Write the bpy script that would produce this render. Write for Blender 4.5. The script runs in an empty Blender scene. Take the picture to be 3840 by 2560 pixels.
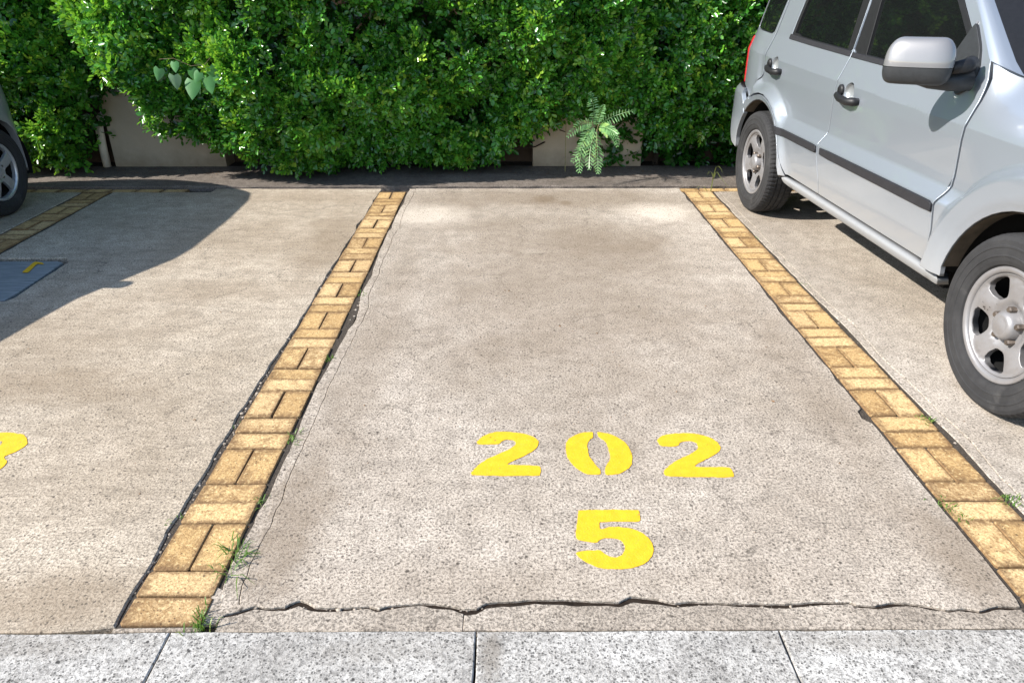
import bpy, math, random
import numpy as np
from mathutils import Vector, Matrix
from mathutils.geometry import delaunay_2d_cdt

random.seed(11)
rng = np.random.default_rng(11)
scene = bpy.context.scene
col = scene.collection

# ------------------------------------------------------------------ camera
cam_data = bpy.data.cameras.new('camera')
cam_data.sensor_width = 36.0
cam_data.lens = 25.78
cam_data.clip_start = 0.05
cam_data.clip_end = 1000
cam = bpy.data.objects.new('camera', cam_data)
cam.location = (0, 0, 1.482)
cam.rotation_euler = (math.radians(90 - 26.348), 0, math.radians(-0.299))
col.objects.link(cam)
scene.camera = cam

# ------------------------------------------------------------------ sky, sun, exposure
SUN_TO = Vector((-math.cos(math.radians(37)), -0.19, math.sin(math.radians(37)))).normalized()
world = bpy.data.worlds.new('World')
scene.world = world
world.use_nodes = True
wn = world.node_tree
for n in list(wn.nodes):
    wn.nodes.remove(n)
sky = wn.nodes.new('ShaderNodeTexSky')
sky.sky_type = 'NISHITA'
sky.sun_disc = False
sky.sun_elevation = math.asin(SUN_TO.z)
sky.sun_rotation = math.atan2(SUN_TO.x, SUN_TO.y)
sky.air_density = 1.0
sky.dust_density = 0.7
bg = wn.nodes.new('ShaderNodeBackground')
bg.inputs['Strength'].default_value = 0.15
wo = wn.nodes.new('ShaderNodeOutputWorld')
wn.links.new(sky.outputs[0], bg.inputs[0])
wn.links.new(bg.outputs[0], wo.inputs[0])
sd = bpy.data.lights.new('sun', 'SUN')
sd.energy = 5.0
sd.angle = math.radians(0.5)
sd.color = (1.0, 0.95, 0.88)
so = bpy.data.objects.new('sun', sd)
so.rotation_euler = SUN_TO.to_track_quat('Z', 'Y').to_euler()
so.location = (-8, -2, 8)
col.objects.link(so)
vs = scene.view_settings
vs.view_transform = 'Standard'
vs.look = 'None'
vs.gamma = 1.0
vs.use_curve_mapping = False
vs.exposure = 0.92
scene.display_settings.display_device = 'sRGB'

# ------------------------------------------------------------------ helpers
def empty(name, loc=(0, 0, 0), rz=0.0, parent=None):
    o = bpy.data.objects.new(name, None)
    o.empty_display_size = 0.1
    o.location = loc
    o.rotation_euler = (0, 0, rz)
    o.parent = parent
    col.objects.link(o)
    return o

def tag(o, label=None, cat=None, group=None, kind=None):
    if label: o['label'] = label
    if cat: o['category'] = cat
    if group: o['group'] = group
    if kind: o['kind'] = kind
    return o

def mesh(name, V, F, mat=None, parent=None, smooth=False, normals=None):
    me = bpy.data.meshes.new(name)
    me.from_pydata([tuple(map(float, v)) for v in V], [], [tuple(int(i) for i in f) for f in F])
    if smooth:
        me.polygons.foreach_set('use_smooth', [True] * len(me.polygons))
    if normals is not None:
        me.normals_split_custom_set([tuple(map(float, n)) for n in normals])
    if mat:
        me.materials.append(mat)
    me.update()
    o = bpy.data.objects.new(name, me)
    o.parent = parent
    col.objects.link(o)
    return o

def quads(name, V, nf, k, mat, parent=None, tint=None):
    """fast mesh: V (n,3) array, faces (nf,k) index array"""
    V = np.asarray(V, dtype=np.float32)
    F = np.asarray(nf, dtype=np.int32)
    me = bpy.data.meshes.new(name)
    me.vertices.add(len(V))
    me.vertices.foreach_set('co', V.ravel())
    me.loops.add(F.size)
    me.loops.foreach_set('vertex_index', F.ravel())
    me.polygons.add(len(F))
    me.polygons.foreach_set('loop_start', np.arange(0, F.size, k, dtype=np.int32))
    me.polygons.foreach_set('loop_total', np.full(len(F), k, dtype=np.int32))
    me.update(calc_edges=True)
    if tint is not None:
        at = me.attributes.new('tint', 'FLOAT', 'POINT')
        at.data.foreach_set('value', np.asarray(tint, dtype=np.float32))
    me.materials.append(mat)
    o = bpy.data.objects.new(name, me)
    o.parent = parent
    col.objects.link(o)
    return o

class MB:
    def __init__(s): s.V = []; s.F = []
    def add(s, V, F):
        b = len(s.V); s.V += [tuple(v) for v in V]; s.F += [tuple(i + b for i in f) for f in F]
    def box(s, x0, x1, y0, y1, z0, z1):
        s.add([(x0,y0,z0),(x1,y0,z0),(x1,y1,z0),(x0,y1,z0),(x0,y0,z1),(x1,y0,z1),(x1,y1,z1),(x0,y1,z1)],
              [(0,3,2,1),(4,5,6,7),(0,1,5,4),(1,2,6,5),(2,3,7,6),(3,0,4,7)])
    def tube(s, pts, rad, n=8, caps=True):
        pts = [Vector(p) for p in pts]
        if not hasattr(rad, '__len__'): rad = [rad] * len(pts)
        V = []; F = []
        up = Vector((0.13, 0.31, 0.94))
        for i, p in enumerate(pts):
            d = (pts[min(i+1, len(pts)-1)] - pts[max(i-1, 0)]).normalized()
            a = d.cross(up)
            if a.length < 1e-3: a = d.cross(Vector((1, 0, 0)))
            a.normalize(); b = d.cross(a)
            for k in range(n):
                t = 2 * math.pi * k / n
                V.append(p + (a * math.cos(t) + b * math.sin(t)) * rad[i])
        for i in range(len(pts) - 1):
            for k in range(n):
                F.append((i*n+k, i*n+(k+1) % n, (i+1)*n+(k+1) % n, (i+1)*n+k))
        if caps:
            F.append(tuple(range(n))[::-1]); F.append(tuple((len(pts)-1)*n + k for k in range(n)))
        s.add(V, F)
    def build(s, name, mat, parent=None, smooth=False):
        return mesh(name, s.V, s.F, mat, parent, smooth)

def h2(ix, iy, seed):
    n = (ix.astype(np.int64) * 374761393 + iy.astype(np.int64) * 668265263 + seed * 982451653) & 0x7fffffff
    n = ((n ^ (n >> 13)) * 1274126177) & 0x7fffffff
    return ((n ^ (n >> 16)) & 0xffff) / 65535.0

def vn(x, y, seed=0):
    x = np.asarray(x, float); y = np.asarray(y, float)
    ix = np.floor(x); iy = np.floor(y); fx = x - ix; fy = y - iy
    fx = fx*fx*(3-2*fx); fy = fy*fy*(3-2*fy)
    a = h2(ix, iy, seed); b = h2(ix+1, iy, seed); c = h2(ix, iy+1, seed); d = h2(ix+1, iy+1, seed)
    return (a*(1-fx)+b*fx)*(1-fy) + (c*(1-fx)+d*fx)*fy

def fbm(x, y, seed=0, o=4):
    s = 0; a = .5; t = 0
    for i in range(o):
        s = s + a*vn(np.asarray(x)*2**i, np.asarray(y)*2**i, seed+i*7); t += a; a *= .5
    return s/t * 2 - 1

def sstep(a, b, x):
    t = np.clip((np.asarray(x, float)-a)/(b-a), 0, 1)
    return t*t*(3-2*t)

def resample(P, sp):
    out = []
    n = len(P)
    for i in range(n):
        a = np.array(P[i], float); b = np.array(P[(i+1) % n], float)
        k = max(1, int(math.ceil(np.linalg.norm(b-a)/sp)))
        for j in range(k): out.append(a + (b-a)*j/k)
    return np.array(out)

def chaikin(P, it=1, r=.2):
    P = [np.array(p, float) for p in P]
    for _ in range(it):
        Q = []
        for i in range(len(P)):
            a = P[i]; b = P[(i+1) % len(P)]
            Q += [a*(1-r)+b*r, a*r+b*(1-r)]
        P = Q
    return np.array(P)

def area(P):
    P = np.asarray(P); x, y = P[:, 0], P[:, 1]
    return .5*np.sum(x*np.roll(y, -1)-np.roll(x, -1)*y)

def offset(P, d):
    """move a CCW loop inwards by d (a CW loop outwards)"""
    P = np.asarray(P, float)
    t1 = P-np.roll(P, 1, 0); t2 = np.roll(P, -1, 0)-P
    t1 /= np.maximum(np.linalg.norm(t1, axis=1, keepdims=True), 1e-9)
    t2 /= np.maximum(np.linalg.norm(t2, axis=1, keepdims=True), 1e-9)
    t = t1+t2
    t /= np.maximum(np.linalg.norm(t, axis=1, keepdims=True), 1e-9)
    nrm = np.stack([-t[:, 1], t[:, 0]], 1)
    n1 = np.stack([-t1[:, 1], t1[:, 0]], 1)
    c = np.clip(np.sum(nrm*n1, axis=1), .5, 1)[:, None]
    return P+nrm*d/c, nrm

def inside(P, loop):
    P = np.asarray(P); x, y = P[:, 0], P[:, 1]
    r = np.zeros(len(P), bool)
    L = np.asarray(loop); n = len(L)
    for i in range(n):
        x1, y1 = L[i]; x2, y2 = L[(i+1) % n]
        if y1 == y2: continue
        c = ((y1 > y) != (y2 > y)) & (x < (x2-x1)*(y-y1)/(y2-y1)+x1)
        r ^= c
    return r

def distloop(P, loop):
    P = np.asarray(P); L = np.asarray(loop)
    d = np.full(len(P), 1e9)
    for q in L: d = np.minimum(d, np.hypot(P[:, 0]-q[0], P[:, 1]-q[1]))
    return d

def sheet(name, poly, emb, mat, parent, holes=(), sp=.04, gap=.002, rnd=.003, flange=.012, out=(0, 1, 0), eps=1e-3, extra=None):
    """a curved sheet-metal panel: polygon with holes in (a, b), mapped by emb(a, b, depth), with rounded rolled-in edges"""
    loops = []
    P = resample(poly, sp*.8)
    if area(P) < 0: P = P[::-1]
    loops.append(P)
    for h in holes:
        Q = resample(h, sp*.8)
        if area(Q) > 0: Q = Q[::-1]
        loops.append(Q)
    surf = []; ring = []; nrms = []
    for L in loops:
        a, n = offset(L, gap+rnd); b, _ = offset(L, gap)
        surf.append(a); ring.append(b); nrms.append(n)
    lo = surf[0].min(0); hi = surf[0].max(0)
    gx, gy = np.meshgrid(np.arange(lo[0]+sp/2, hi[0], sp), np.arange(lo[1]+sp/2, hi[1], sp))
    G = np.stack([gx.ravel(), gy.ravel()], 1)
    if len(G):
        m = inside(G, surf[0])
        for L in surf[1:]: m &= ~inside(G, L)
        G = G[m]
    if len(G):
        m = np.ones(len(G), bool)
        for L in surf: m &= distloop(G, L) > sp*.42
        G = G[m]
    if extra is not None:
        X_ = np.asarray(extra, float); m = inside(X_, surf[0])
        for L in surf[1:]: m &= ~inside(X_, L)
        X_ = X_[m]; m = np.ones(len(X_), bool)
        for L in surf: m &= distloop(X_, L) > sp*.3
        X_ = X_[m]
        if len(G) and len(X_):
            dm = np.min(np.hypot(G[:, None, 0]-X_[None, :, 0], G[:, None, 1]-X_[None, :, 1]), axis=1); G = G[dm > .006]
        G = np.concatenate([G, X_]) if len(G) else X_
    pts = [p for L in surf for p in L]
    edges = []; base = 0; rngs = []
    for L in surf:
        n = len(L); edges += [(base+i, base+(i+1) % n) for i in range(n)]; rngs.append((base, n)); base += n
    pts += list(G)
    ov, oe, of, oorig, _, _ = delaunay_2d_cdt([Vector((float(p[0]), float(p[1]))) for p in pts], edges, [], 0, 1e-6)
    mp = {}
    for i, src in enumerate(oorig):
        for s_ in src: mp[s_] = i
    A = np.array([[v[0], v[1]] for v in ov])
    T = np.array([f for f in of if len(f) == 3])
    cen = A[T].mean(1)
    m = inside(cen, surf[0])
    for L in surf[1:]: m &= ~inside(cen, L)
    T = T[m]
    z0 = np.zeros(len(A))
    S = emb(A[:, 0], A[:, 1], z0)
    da = emb(A[:, 0]+eps, A[:, 1], z0)-emb(A[:, 0]-eps, A[:, 1], z0)
    db = emb(A[:, 0], A[:, 1]+eps, z0)-emb(A[:, 0], A[:, 1]-eps, z0)
    N = np.cross(da, db)
    N /= np.maximum(np.linalg.norm(N, axis=1, keepdims=True), 1e-12)
    o = np.array(out, float)
    flip = np.sum(N @ o) < 0
    if flip: N = -N
    V = [tuple(v) for v in S]; F = []; LN = []
    for t in T:
        t = t[::-1] if flip else t
        F.append(tuple(t)); LN += [N[i] for i in t]
    for (b0, n), R, nr in zip(rngs, ring, nrms):
        r2 = emb(R[:, 0], R[:, 1], np.full(n, rnd)); r3 = emb(R[:, 0], R[:, 1], np.full(n, max(flange, rnd)))
        o2 = emb(R[:, 0]-nr[:, 0]*.01, R[:, 1]-nr[:, 1]*.01, np.full(n, rnd))-r2
        o2 /= np.maximum(np.linalg.norm(o2, axis=1, keepdims=True), 1e-9)
        i2 = len(V); V += [tuple(v) for v in r2]; i3 = len(V); V += [tuple(v) for v in r3]
        for i in range(n):
            j = (i+1) % n
            ia, ja = mp[b0+i], mp[b0+j]
            f = [(ia, i2+i, i2+j, ja), (i2+i, i3+i, i3+j, i2+j)]
            ln = [(N[ia], o2[i], o2[j], N[ja]), (o2[i], o2[i], o2[j], o2[j])]
            for ff, l in zip(f, ln):
                if ff[0] == ff[3]: continue
                if flip: ff = ff[::-1]; l = l[::-1]
                F.append(ff); LN += list(l)
    return mesh(name, V, F, mat, parent, True, LN)

def copy_obj(o, parent, loc=None, rot=None, name=None):
    c = o.copy(); c.parent = parent
    if loc is not None: c.location = loc
    if rot is not None: c.rotation_euler = rot
    if name: c.name = name
    col.objects.link(c)
    return c

# ------------------------------------------------------------------ materials
class NB:
    def __init__(s, name, rough=.8, spec=.5):
        s.m = bpy.data.materials.new(name); s.m.use_nodes = True
        s.t = s.m.node_tree
        s.b = s.t.nodes['Principled BSDF']; s.out = s.t.nodes['Material Output']
        s.b.inputs['Roughness'].default_value = rough
        s.b.inputs['Specular IOR Level'].default_value = spec
    def n(s, kind, **kw):
        nd = s.t.nodes.new('ShaderNode'+kind)
        for k, v in kw.items(): setattr(nd, k, v)
        return nd
    def link(s, a, b): s.t.links.new(a, b)
    def put(s, sock, v):
        if isinstance(v, bpy.types.NodeSocket): s.link(v, sock)
        elif isinstance(v, (tuple, list)) and len(v) == 3 and sock.type == 'RGBA': sock.default_value = (*v, 1)
        else: sock.default_value = v
    def pos(s): return s.n('NewGeometry').outputs['Position']
    def obj(s): return s.n('TexCoord').outputs['Object']
    def gen(s): return s.n('TexCoord').outputs['Generated']
    def scale(s, vec, sc, rot=(0, 0, 0), loc=(0, 0, 0)):
        m = s.n('Mapping'); s.link(vec, m.inputs[0])
        m.inputs['Location'].default_value = loc
        m.inputs['Scale'].default_value = sc; m.inputs['Rotation'].default_value = rot
        return m.outputs[0]
    def noise(s, vec, scale, detail=4, rough=.6, dist=0):
        n = s.n('TexNoise'); s.link(vec, n.inputs['Vector'])
        n.inputs['Scale'].default_value = scale; n.inputs['Detail'].default_value = detail
        n.inputs['Roughness'].default_value = rough; n.inputs['Distortion'].default_value = dist
        return n.outputs['Fac']
    def vor(s, vec, scale, feature='F1', rnd=1.0):
        n = s.n('TexVoronoi', feature=feature); s.link(vec, n.inputs['Vector'])
        n.inputs['Scale'].default_value = scale
        if 'Randomness' in n.inputs: n.inputs['Randomness'].default_value = rnd
        return n
    def ramp(s, fac, stops, interp='LINEAR'):
        r = s.n('ValToRGB'); s.put(r.inputs[0], fac); cr = r.color_ramp; cr.interpolation = interp
        while len(cr.elements) < len(stops): cr.elements.new(.5)
        for e, (p, c) in zip(cr.elements, stops):
            e.position = p; e.color = (*c, 1) if isinstance(c, (tuple, list)) else (c, c, c, 1)
        return r.outputs[0]
    def math(s, op, a, b=0.0, clamp=False):
        m = s.n('Math', operation=op); m.use_clamp = clamp
        s.put(m.inputs[0], a); s.put(m.inputs[1], b)
        return m.outputs[0]
    def map(s, v, a, b, c=0.0, d=1.0):
        m = s.n('MapRange'); s.put(m.inputs[0], v)
        for i, q in enumerate((a, b, c, d)): m.inputs[i+1].default_value = q
        return m.outputs[0]
    def mix(s, f, a, b, mode='MIX'):
        m = s.n('Mix', data_type='RGBA', blend_type=mode)
        s.put(m.inputs[0], f); s.put(m.inputs[6], a); s.put(m.inputs[7], b)
        return m.outputs[2]
    def color(s, c): s.put(s.b.inputs['Base Color'], c)
    def bump(s, h, strength=.5, dist=.01):
        b = s.n('Bump'); s.link(h, b.inputs['Height'])
        b.inputs['Strength'].default_value = strength; b.inputs['Distance'].default_value = dist
        s.link(b.outputs[0], s.b.inputs['Normal'])
        return b
    def sepz(s, vec):
        n = s.n('SeparateXYZ'); s.link(vec, n.inputs[0]); return n.outputs

def spots(k, vec, scale, r0, r1, keep):
    """random round specks: 1 inside a speck; keep = share of cells that have one"""
    v = k.vor(vec, scale)
    c = k.sepz(v.outputs['Color'])
    r = k.map(c[0], 0, 1, r0, r1)
    m = k.math('LESS_THAN', c[1], keep)
    d = k.math('SUBTRACT', r, v.outputs['Distance'])
    d = k.map(d, 0, .12, 0, 1)
    return k.math('MULTIPLY', d, m)

def concrete(name, c1, c2, speck=.55, scale=1.0, streak=0.0, stain=None, rough=.9, dark=(.055, .045, .036), fine=.6, sc1=100, rad=(.10, .46), cracks=0.0, spk=.9):
    k = NB(name, rough, .25)
    p = k.pos()
    warp = k.n('VectorMath', operation='ADD')
    nn = k.n('TexNoise'); k.link(p, nn.inputs['Vector']); nn.inputs['Scale'].default_value = 60; nn.inputs['Detail'].default_value = 2
    sc = k.n('VectorMath', operation='SCALE'); k.link(nn.outputs['Color'], sc.inputs[0]); sc.inputs['Scale'].default_value = .012
    k.link(p, warp.inputs[0]); k.link(sc.outputs[0], warp.inputs[1]); w = warp.outputs[0]
    big = k.noise(p, 1.3*scale, 4, .65)
    c = k.mix(k.map(big, .34, .66), c1, c2)
    mid = k.noise(p, 11*scale, 4, .75)
    c = k.mix(k.map(mid, .40, .68, 0, .52), c, tuple(v*.50 for v in c2))
    fin = k.noise(p, 120, 4, .85)
    c = k.mix(k.map(fin, .47, .555, 0, fine), c, tuple(v*.24 for v in c2))
    c = k.mix(k.map(fin, .42, .30, 0, .30), c, tuple(min(.85, v*1.3) for v in c1))
    if streak:
        st = k.noise(k.scale(p, (9, 42, 1), rot=(0, 0, -.45)), 1.0, 3, .7, 1.2)
        st2 = k.noise(k.scale(p, (1.6, 11, 1), rot=(0, 0, -.2)), 1.0, 4, .7, 1.6)
        c = k.mix(k.map(st, .50, .68, 0, streak), c, tuple(v*.42 for v in c2))
        c = k.mix(k.map(st2, .50, .66, 0, streak), c, tuple(v*.50 for v in c2))
    if stain:
        shared = {}
        for (sx, sy, rx, ry, amt, sc_) in stain:
            q = k.scale(p, (1/rx, 1/ry, 0), loc=(-sx/rx, -sy/ry, 0))
            ln = k.n('VectorMath', operation='LENGTH'); k.link(q, ln.inputs[0])
            key = 3.0 if sc_ < 4 else 6.5 if sc_ < 12 else 32.0
            if key not in shared: shared[key] = k.map(k.noise(p, key, 4, .7), 0, 1, -.65, .65)
            d = k.math('ADD', ln.outputs['Value'], shared[key])
            c = k.mix(k.map(d, .40, 1.10, abs(amt), 0), c, (c2[0]*.47, c2[1]*.42, c2[2]*.36) if amt > 0 else tuple(min(.8, v*1.25) for v in c1))
    s1 = spots(k, w, sc1, rad[0], rad[1], speck)
    s2 = spots(k, w, 36, .05, .26, speck*.40)
    s3 = spots(k, w, 9, .03, .10, .30)
    sp_ = k.math('MAXIMUM', k.math('MULTIPLY', s1, .80), k.math('MAXIMUM', s2, s3))
    c = k.mix(k.math('MULTIPLY', sp_, spk), c, dark)
    if cracks:
        wn_ = k.n('TexNoise'); k.link(p, wn_.inputs['Vector']); wn_.inputs['Scale'].default_value = 5; wn_.inputs['Detail'].default_value = 5; wn_.inputs['Roughness'].default_value = .7
        s_ = k.n('VectorMath', operation='SCALE'); k.link(wn_.outputs['Color'], s_.inputs[0]); s_.inputs['Scale'].default_value = .30
        ad = k.n('VectorMath', operation='ADD'); k.link(p, ad.inputs[0]); k.link(s_.outputs[0], ad.inputs[1])
        v = k.vor(k.scale(ad.outputs[0], (1, 1, .2)), 1.5, 'DISTANCE_TO_EDGE')
        line = k.map(v.outputs['Distance'], .0, .006, 1, 0)
        c = k.mix(k.math('MULTIPLY', k.math('MULTIPLY', line, k.map(k.noise(p, 1.7, 3), .46, .56)), cracks), c, dark)
    k.color(c)
    k.bump(k.noise(p, 120, 4, .75), .6, .005)
    return k.m

M = {}
M['slab_centre'] = concrete('centre_bay_concrete', (.58, .508, .425), (.40, .338, .27), .70, cracks=.6, fine=.7,
    stain=[(.30, 3.55, .85, 1.5, .44, 2.5), (.35, 5.40, 1.2, .32, .55, 3.0), (.1, 4.5, 1.0, .5, .30, 2.5), (-.55, 5.0, .3, .3, -.42, 3.0), (1.05, 5.05, .3, .25, -.42, 3.0), (.27, 5.38, .11, .13, .9, 30.0), (.42, 5.28, .06, .08, .8, 40.0), (.15, 1.50, .9, .10, .15, 6.0), (-.62, 3.0, .16, 1.5, .35, 4.0), (1.22, 2.6, .14, 1.2, .30, 4.0), (-.66, 1.75, .12, .35, .5, 6.0), (1.30, 1.6, .12, .25, .5, 6.0), (.75, 4.3, .35, .5, .30, 4.0)])
M['slab_left'] = concrete('left_bay_concrete', (.65, .56, .445), (.44, .365, .275), .56, streak=.40, fine=.7, cracks=.6,
    stain=[(-1.12, 4.5, .25, .9, .5, 3.0), (-2.2, 3.0, .7, .6, .34, 2.5), (-1.6, 4.4, .8, .5, .30, 2.5), (-1.45, 2.2, .5, .6, .22, 2.5), (-1.2, 1.45, .3, .15, .5, 4.0), (-1.9, 2.6, .5, .18, .45, 5.0), (-1.5, 3.6, .6, .2, .35, 5.0), (-1.3, 5.45, .9, .2, .4, 4.0)])
M['slab_right'] = concrete('right_bay_concrete', (.54, .478, .405), (.39, .333, .268), .5, stain=[(1.72, 5.2, .25, .8, .25, 3.0)])
M['border'] = concrete('border_concrete', (.50, .435, .36), (.33, .28, .225), .55, 3.0, fine=.7)
M['kerb'] = concrete('kerb_concrete', (.59, .57, .53), (.37, .35, .32), .95, 2.2, stain=[(-.045, 1.27, .035, .09, .6, 14.0), (-.30, 1.28, .2, .05, .25, 8.0), (.9, 1.30, .3, .04, .35, 8.0), (-1.3, 1.30, .4, .05, .35, 8.0)], dark=(.03, .028, .026), fine=.6, sc1=125, rad=(.14, .50), cracks=.6, spk=.92)
M['back'] = concrete('back_strip_asphalt', (.24, .205, .175), (.15, .125, .105), .5, 1.5)

k = NB('ground_soil', .95, .2); p = k.pos()
k.color(k.ramp(k.noise(p, 6, 6, .7), [(.3, (.05, .045, .04)), (.7, (.11, .098, .085))])); k.bump(k.noise(p, 60, 4, .7), .6, .01); M['ground'] = k.m
k = NB('joint_sand', .95, .2); p = k.pos()
k.color(k.ramp(k.noise(p, 120, 4, .75), [(.3, (.025, .021, .018)), (.62, (.085, .07, .055)), (.75, (.22, .18, .14))])); k.bump(k.noise(p, 150, 3, .8), .9, .006); M['sand'] = k.m
k = NB('planter_soil', .95, .2); p = k.pos()
k.color(k.ramp(k.noise(p, 25, 6, .75), [(.3, (.02, .015, .01)), (.7, (.075, .052, .035))])); k.bump(k.noise(p, 60, 4, .75), .9, .02); M['soil'] = k.m


def brick_mat():
    k = NB('yellow_paver', .85, .3)
    p = k.pos(); g = k.gen()
    rnd = k.n('ObjectInfo').outputs['Random']
    base = k.ramp(rnd, [(0, (.46, .30, .13)), (.3, (.60, .405, .18)), (.65, (.72, .52, .27)), (1, (.55, .38, .19))])
    n1 = k.noise(p, 20, 4, .75, .5)
    thr = k.math('ADD', n1, k.map(k.math('FRACT', k.math('MULTIPLY', rnd, 7.31)), 0, 1, -.10, .10))
    c = k.mix(k.map(thr, .47, .66, 0, .8), base, (.20, .115, .048))
    n2 = k.noise(p, 130, 3, .75)
    c = k.mix(k.map(n2, .42, .62, 0, .70), c, (.24, .135, .05))
    c = k.mix(k.map(k.noise(p, 80, 2, .7), .55, .72, 0, .55), c, (.80, .62, .33))
    x, y, z = k.sepz(g)
    ex = k.math('MINIMUM', x, k.math('SUBTRACT', 1.0, x)); ey = k.math('MINIMUM', y, k.math('SUBTRACT', 1.0, y))
    e = k.math('ADD', k.math('MINIMUM', ex, ey), k.map(k.noise(p, 40, 4, .7), .3, .7, -.09, .09))
    c = k.mix(k.map(e, .0, .17, .85, 0), c, (.15, .085, .038))
    sp_ = k.math('MAXIMUM', spots(k, p, 110, .05, .36, .35), spots(k, p, 45, .05, .25, .18))
    c = k.mix(k.math('MULTIPLY', sp_, .85), c, (.06, .035, .018))
    k.color(c)
    k.bump(k.noise(p, 110, 4, .75), .7, .005)
    return k.m
M['brick'] = brick_mat()

def simple(name, c, rough=.6, spec=.4, vary=.25, scale=20, bump=0, metallic=0, coat=0):
    k = NB(name, rough, spec); p = k.obj()
    n = k.noise(p, scale, 4, .65)
    k.color(k.ramp(n, [(.3, tuple(v*(1-vary) for v in c)), (.7, tuple(min(1, v*(1+vary)) for v in c))]))
    k.b.inputs['Metallic'].default_value = metallic
    k.b.inputs['Coat Weight'].default_value = coat
    if bump: k.bump(k.noise(p, scale*3, 4, .7), .5, bump)
    return k.m

k = NB('yellow_road_paint', .75, .3); p = k.pos()
c = k.ramp(k.noise(p, 30, 4, .6), [(.3, (.62, .355, .010)), (.7, (.71, .425, .016))])
c = k.mix(k.math('MULTIPLY', k.math('MAXIMUM', spots(k, p, 42, .04, .2, .16), spots(k, p, 110, .03, .22, .12)), .9), c, (.16, .12, .07))
c = k.mix(k.map(k.noise(p, 220, 3, .8), .58, .72, 0, .45), c, (.45, .36, .18))
k.color(c); k.bump(k.noise(p, 170, 3, .75), .5, .003); M['paint'] = k.m
k = NB('grey_paint_halo', .9, .2); p = k.pos()
k.color(k.ramp(k.noise(p, 120, 4, .75), [(.36, (.16, .145, .14)), (.56, (.42, .375, .37))])); k.bump(k.noise(p, 150, 3, .75), .5, .003); M['halo'] = k.m
k = NB('plate_metal', .6, .4); p = k.pos()
n = k.noise(k.scale(p, (3, 30, 1)), 2.0, 6, .7)
k.color(k.mix(k.map(n, .4, .65), (.15, .17, .185), (.27, .295, .305))); k.bump(n, .3, .004); M['plate'] = k.m
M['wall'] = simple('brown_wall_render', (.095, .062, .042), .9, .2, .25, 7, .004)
k = NB('beige_wall_panel', .9, .2); p = k.pos()
c = k.ramp(k.noise(p, 3, 6, .65), [(.3, (.46, .365, .265)), (.7, (.58, .47, .35))])
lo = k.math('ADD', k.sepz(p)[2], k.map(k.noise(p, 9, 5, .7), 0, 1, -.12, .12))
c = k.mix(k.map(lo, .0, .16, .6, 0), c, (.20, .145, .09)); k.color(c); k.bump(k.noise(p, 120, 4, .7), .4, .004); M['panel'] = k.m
M['pvc'] = simple('aged_pvc', (.78, .66, .52), .6, .4, .15, 8)

def leaf_mat(name, ramp_, trans=.28, rough=.33, spec=.5):
    k = NB(name, rough, spec)
    a = k.n('Attribute', attribute_name='tint').outputs['Fac']
    c = k.ramp(a, ramp_)
    c = k.mix(k.map(k.noise(k.pos(), 2.2, 3, .6), .35, .65, 0, .5), c, tuple(v*.55 for v in ramp_[1][1]))
    k.color(c)
    tr = k.n('BsdfTranslucent'); c2 = k.mix(.5, c, (.30, .52, .03)); k.link(c2, tr.inputs[0])
    mx = k.n('MixShader'); mx.inputs[0].default_value = trans
    k.link(k.b.outputs[0], mx.inputs[1]); k.link(tr.outputs[0], mx.inputs[2]); k.link(mx.outputs[0], k.out.inputs[0])
    return k.m
M['leaf'] = leaf_mat('hedge_leaf', [(0, (.011, .075, .013)), (.34, (.062, .27, .030)), (.66, (.18, .50, .045)), (1, (.48, .70, .07))], .36, .25, .8)
M['fern'] = leaf_mat('feathery_leaf', [(0, (.14, .40, .10)), (.5, (.28, .60, .20)), (.85, (.42, .70, .30)), (1, (.60, .78, .22))], .35, .30)
M['vine'] = leaf_mat('vine_leaf', [(0, (.04, .17, .035)), (.5, (.075, .25, .06)), (.8, (.13, .33, .12)), (1, (.30, .45, .27))], .2, .45)
M['grass'] = leaf_mat('grass_blade', [(0, (.06, .13, .02)), (.5, (.11, .22, .03)), (1, (.32, .33, .10))], .3, .5)
M['dry'] = simple('dry_leaf', (.19, .10, .045), .8, .2, .5, 30)
M['twig'] = simple('twig_bark', (.14, .10, .065), .9, .2, .3, 40)
M['crack'] = simple('crack_dirt', (.022, .016, .012), .95, .1, .5, 60)
M['bark'] = simple('dark_bark', (.040, .028, .020), .9, .2, .3, 40)
M['stem'] = simple('pale_stem', (.30, .26, .13), .8, .2, .3, 40)

# ------------------------------------------------------------------ ground and paving
def struct(o): o['kind'] = 'structure'; return o

gs = 320
struct(mesh('ground', [(-gs, -gs, -.055), (gs, -gs, -.055), (gs, gs, -.055), (-gs, gs, -.055)], [(0, 1, 2, 3)], M['ground']))

def slab(name, P, mat, z=0.0, thick=.05, bev=.005, parent=None):
    P = np.asarray(P, float)
    if area(P) < 0: P = P[::-1]
    n = len(P)
    I, _ = offset(P, bev)
    V = [(x, y, z) for x, y in I]+[(x, y, z-bev*.9) for x, y in P]+[(x, y, z-thick) for x, y in P]
    F = [tuple(range(n))]
    for i in range(n):
        j = (i+1) % n
        F += [(i, n+i, n+j, j), (n+i, 2*n+i, 2*n+j, n+j)]
    return mesh(name, V, F, mat, parent)

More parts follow.
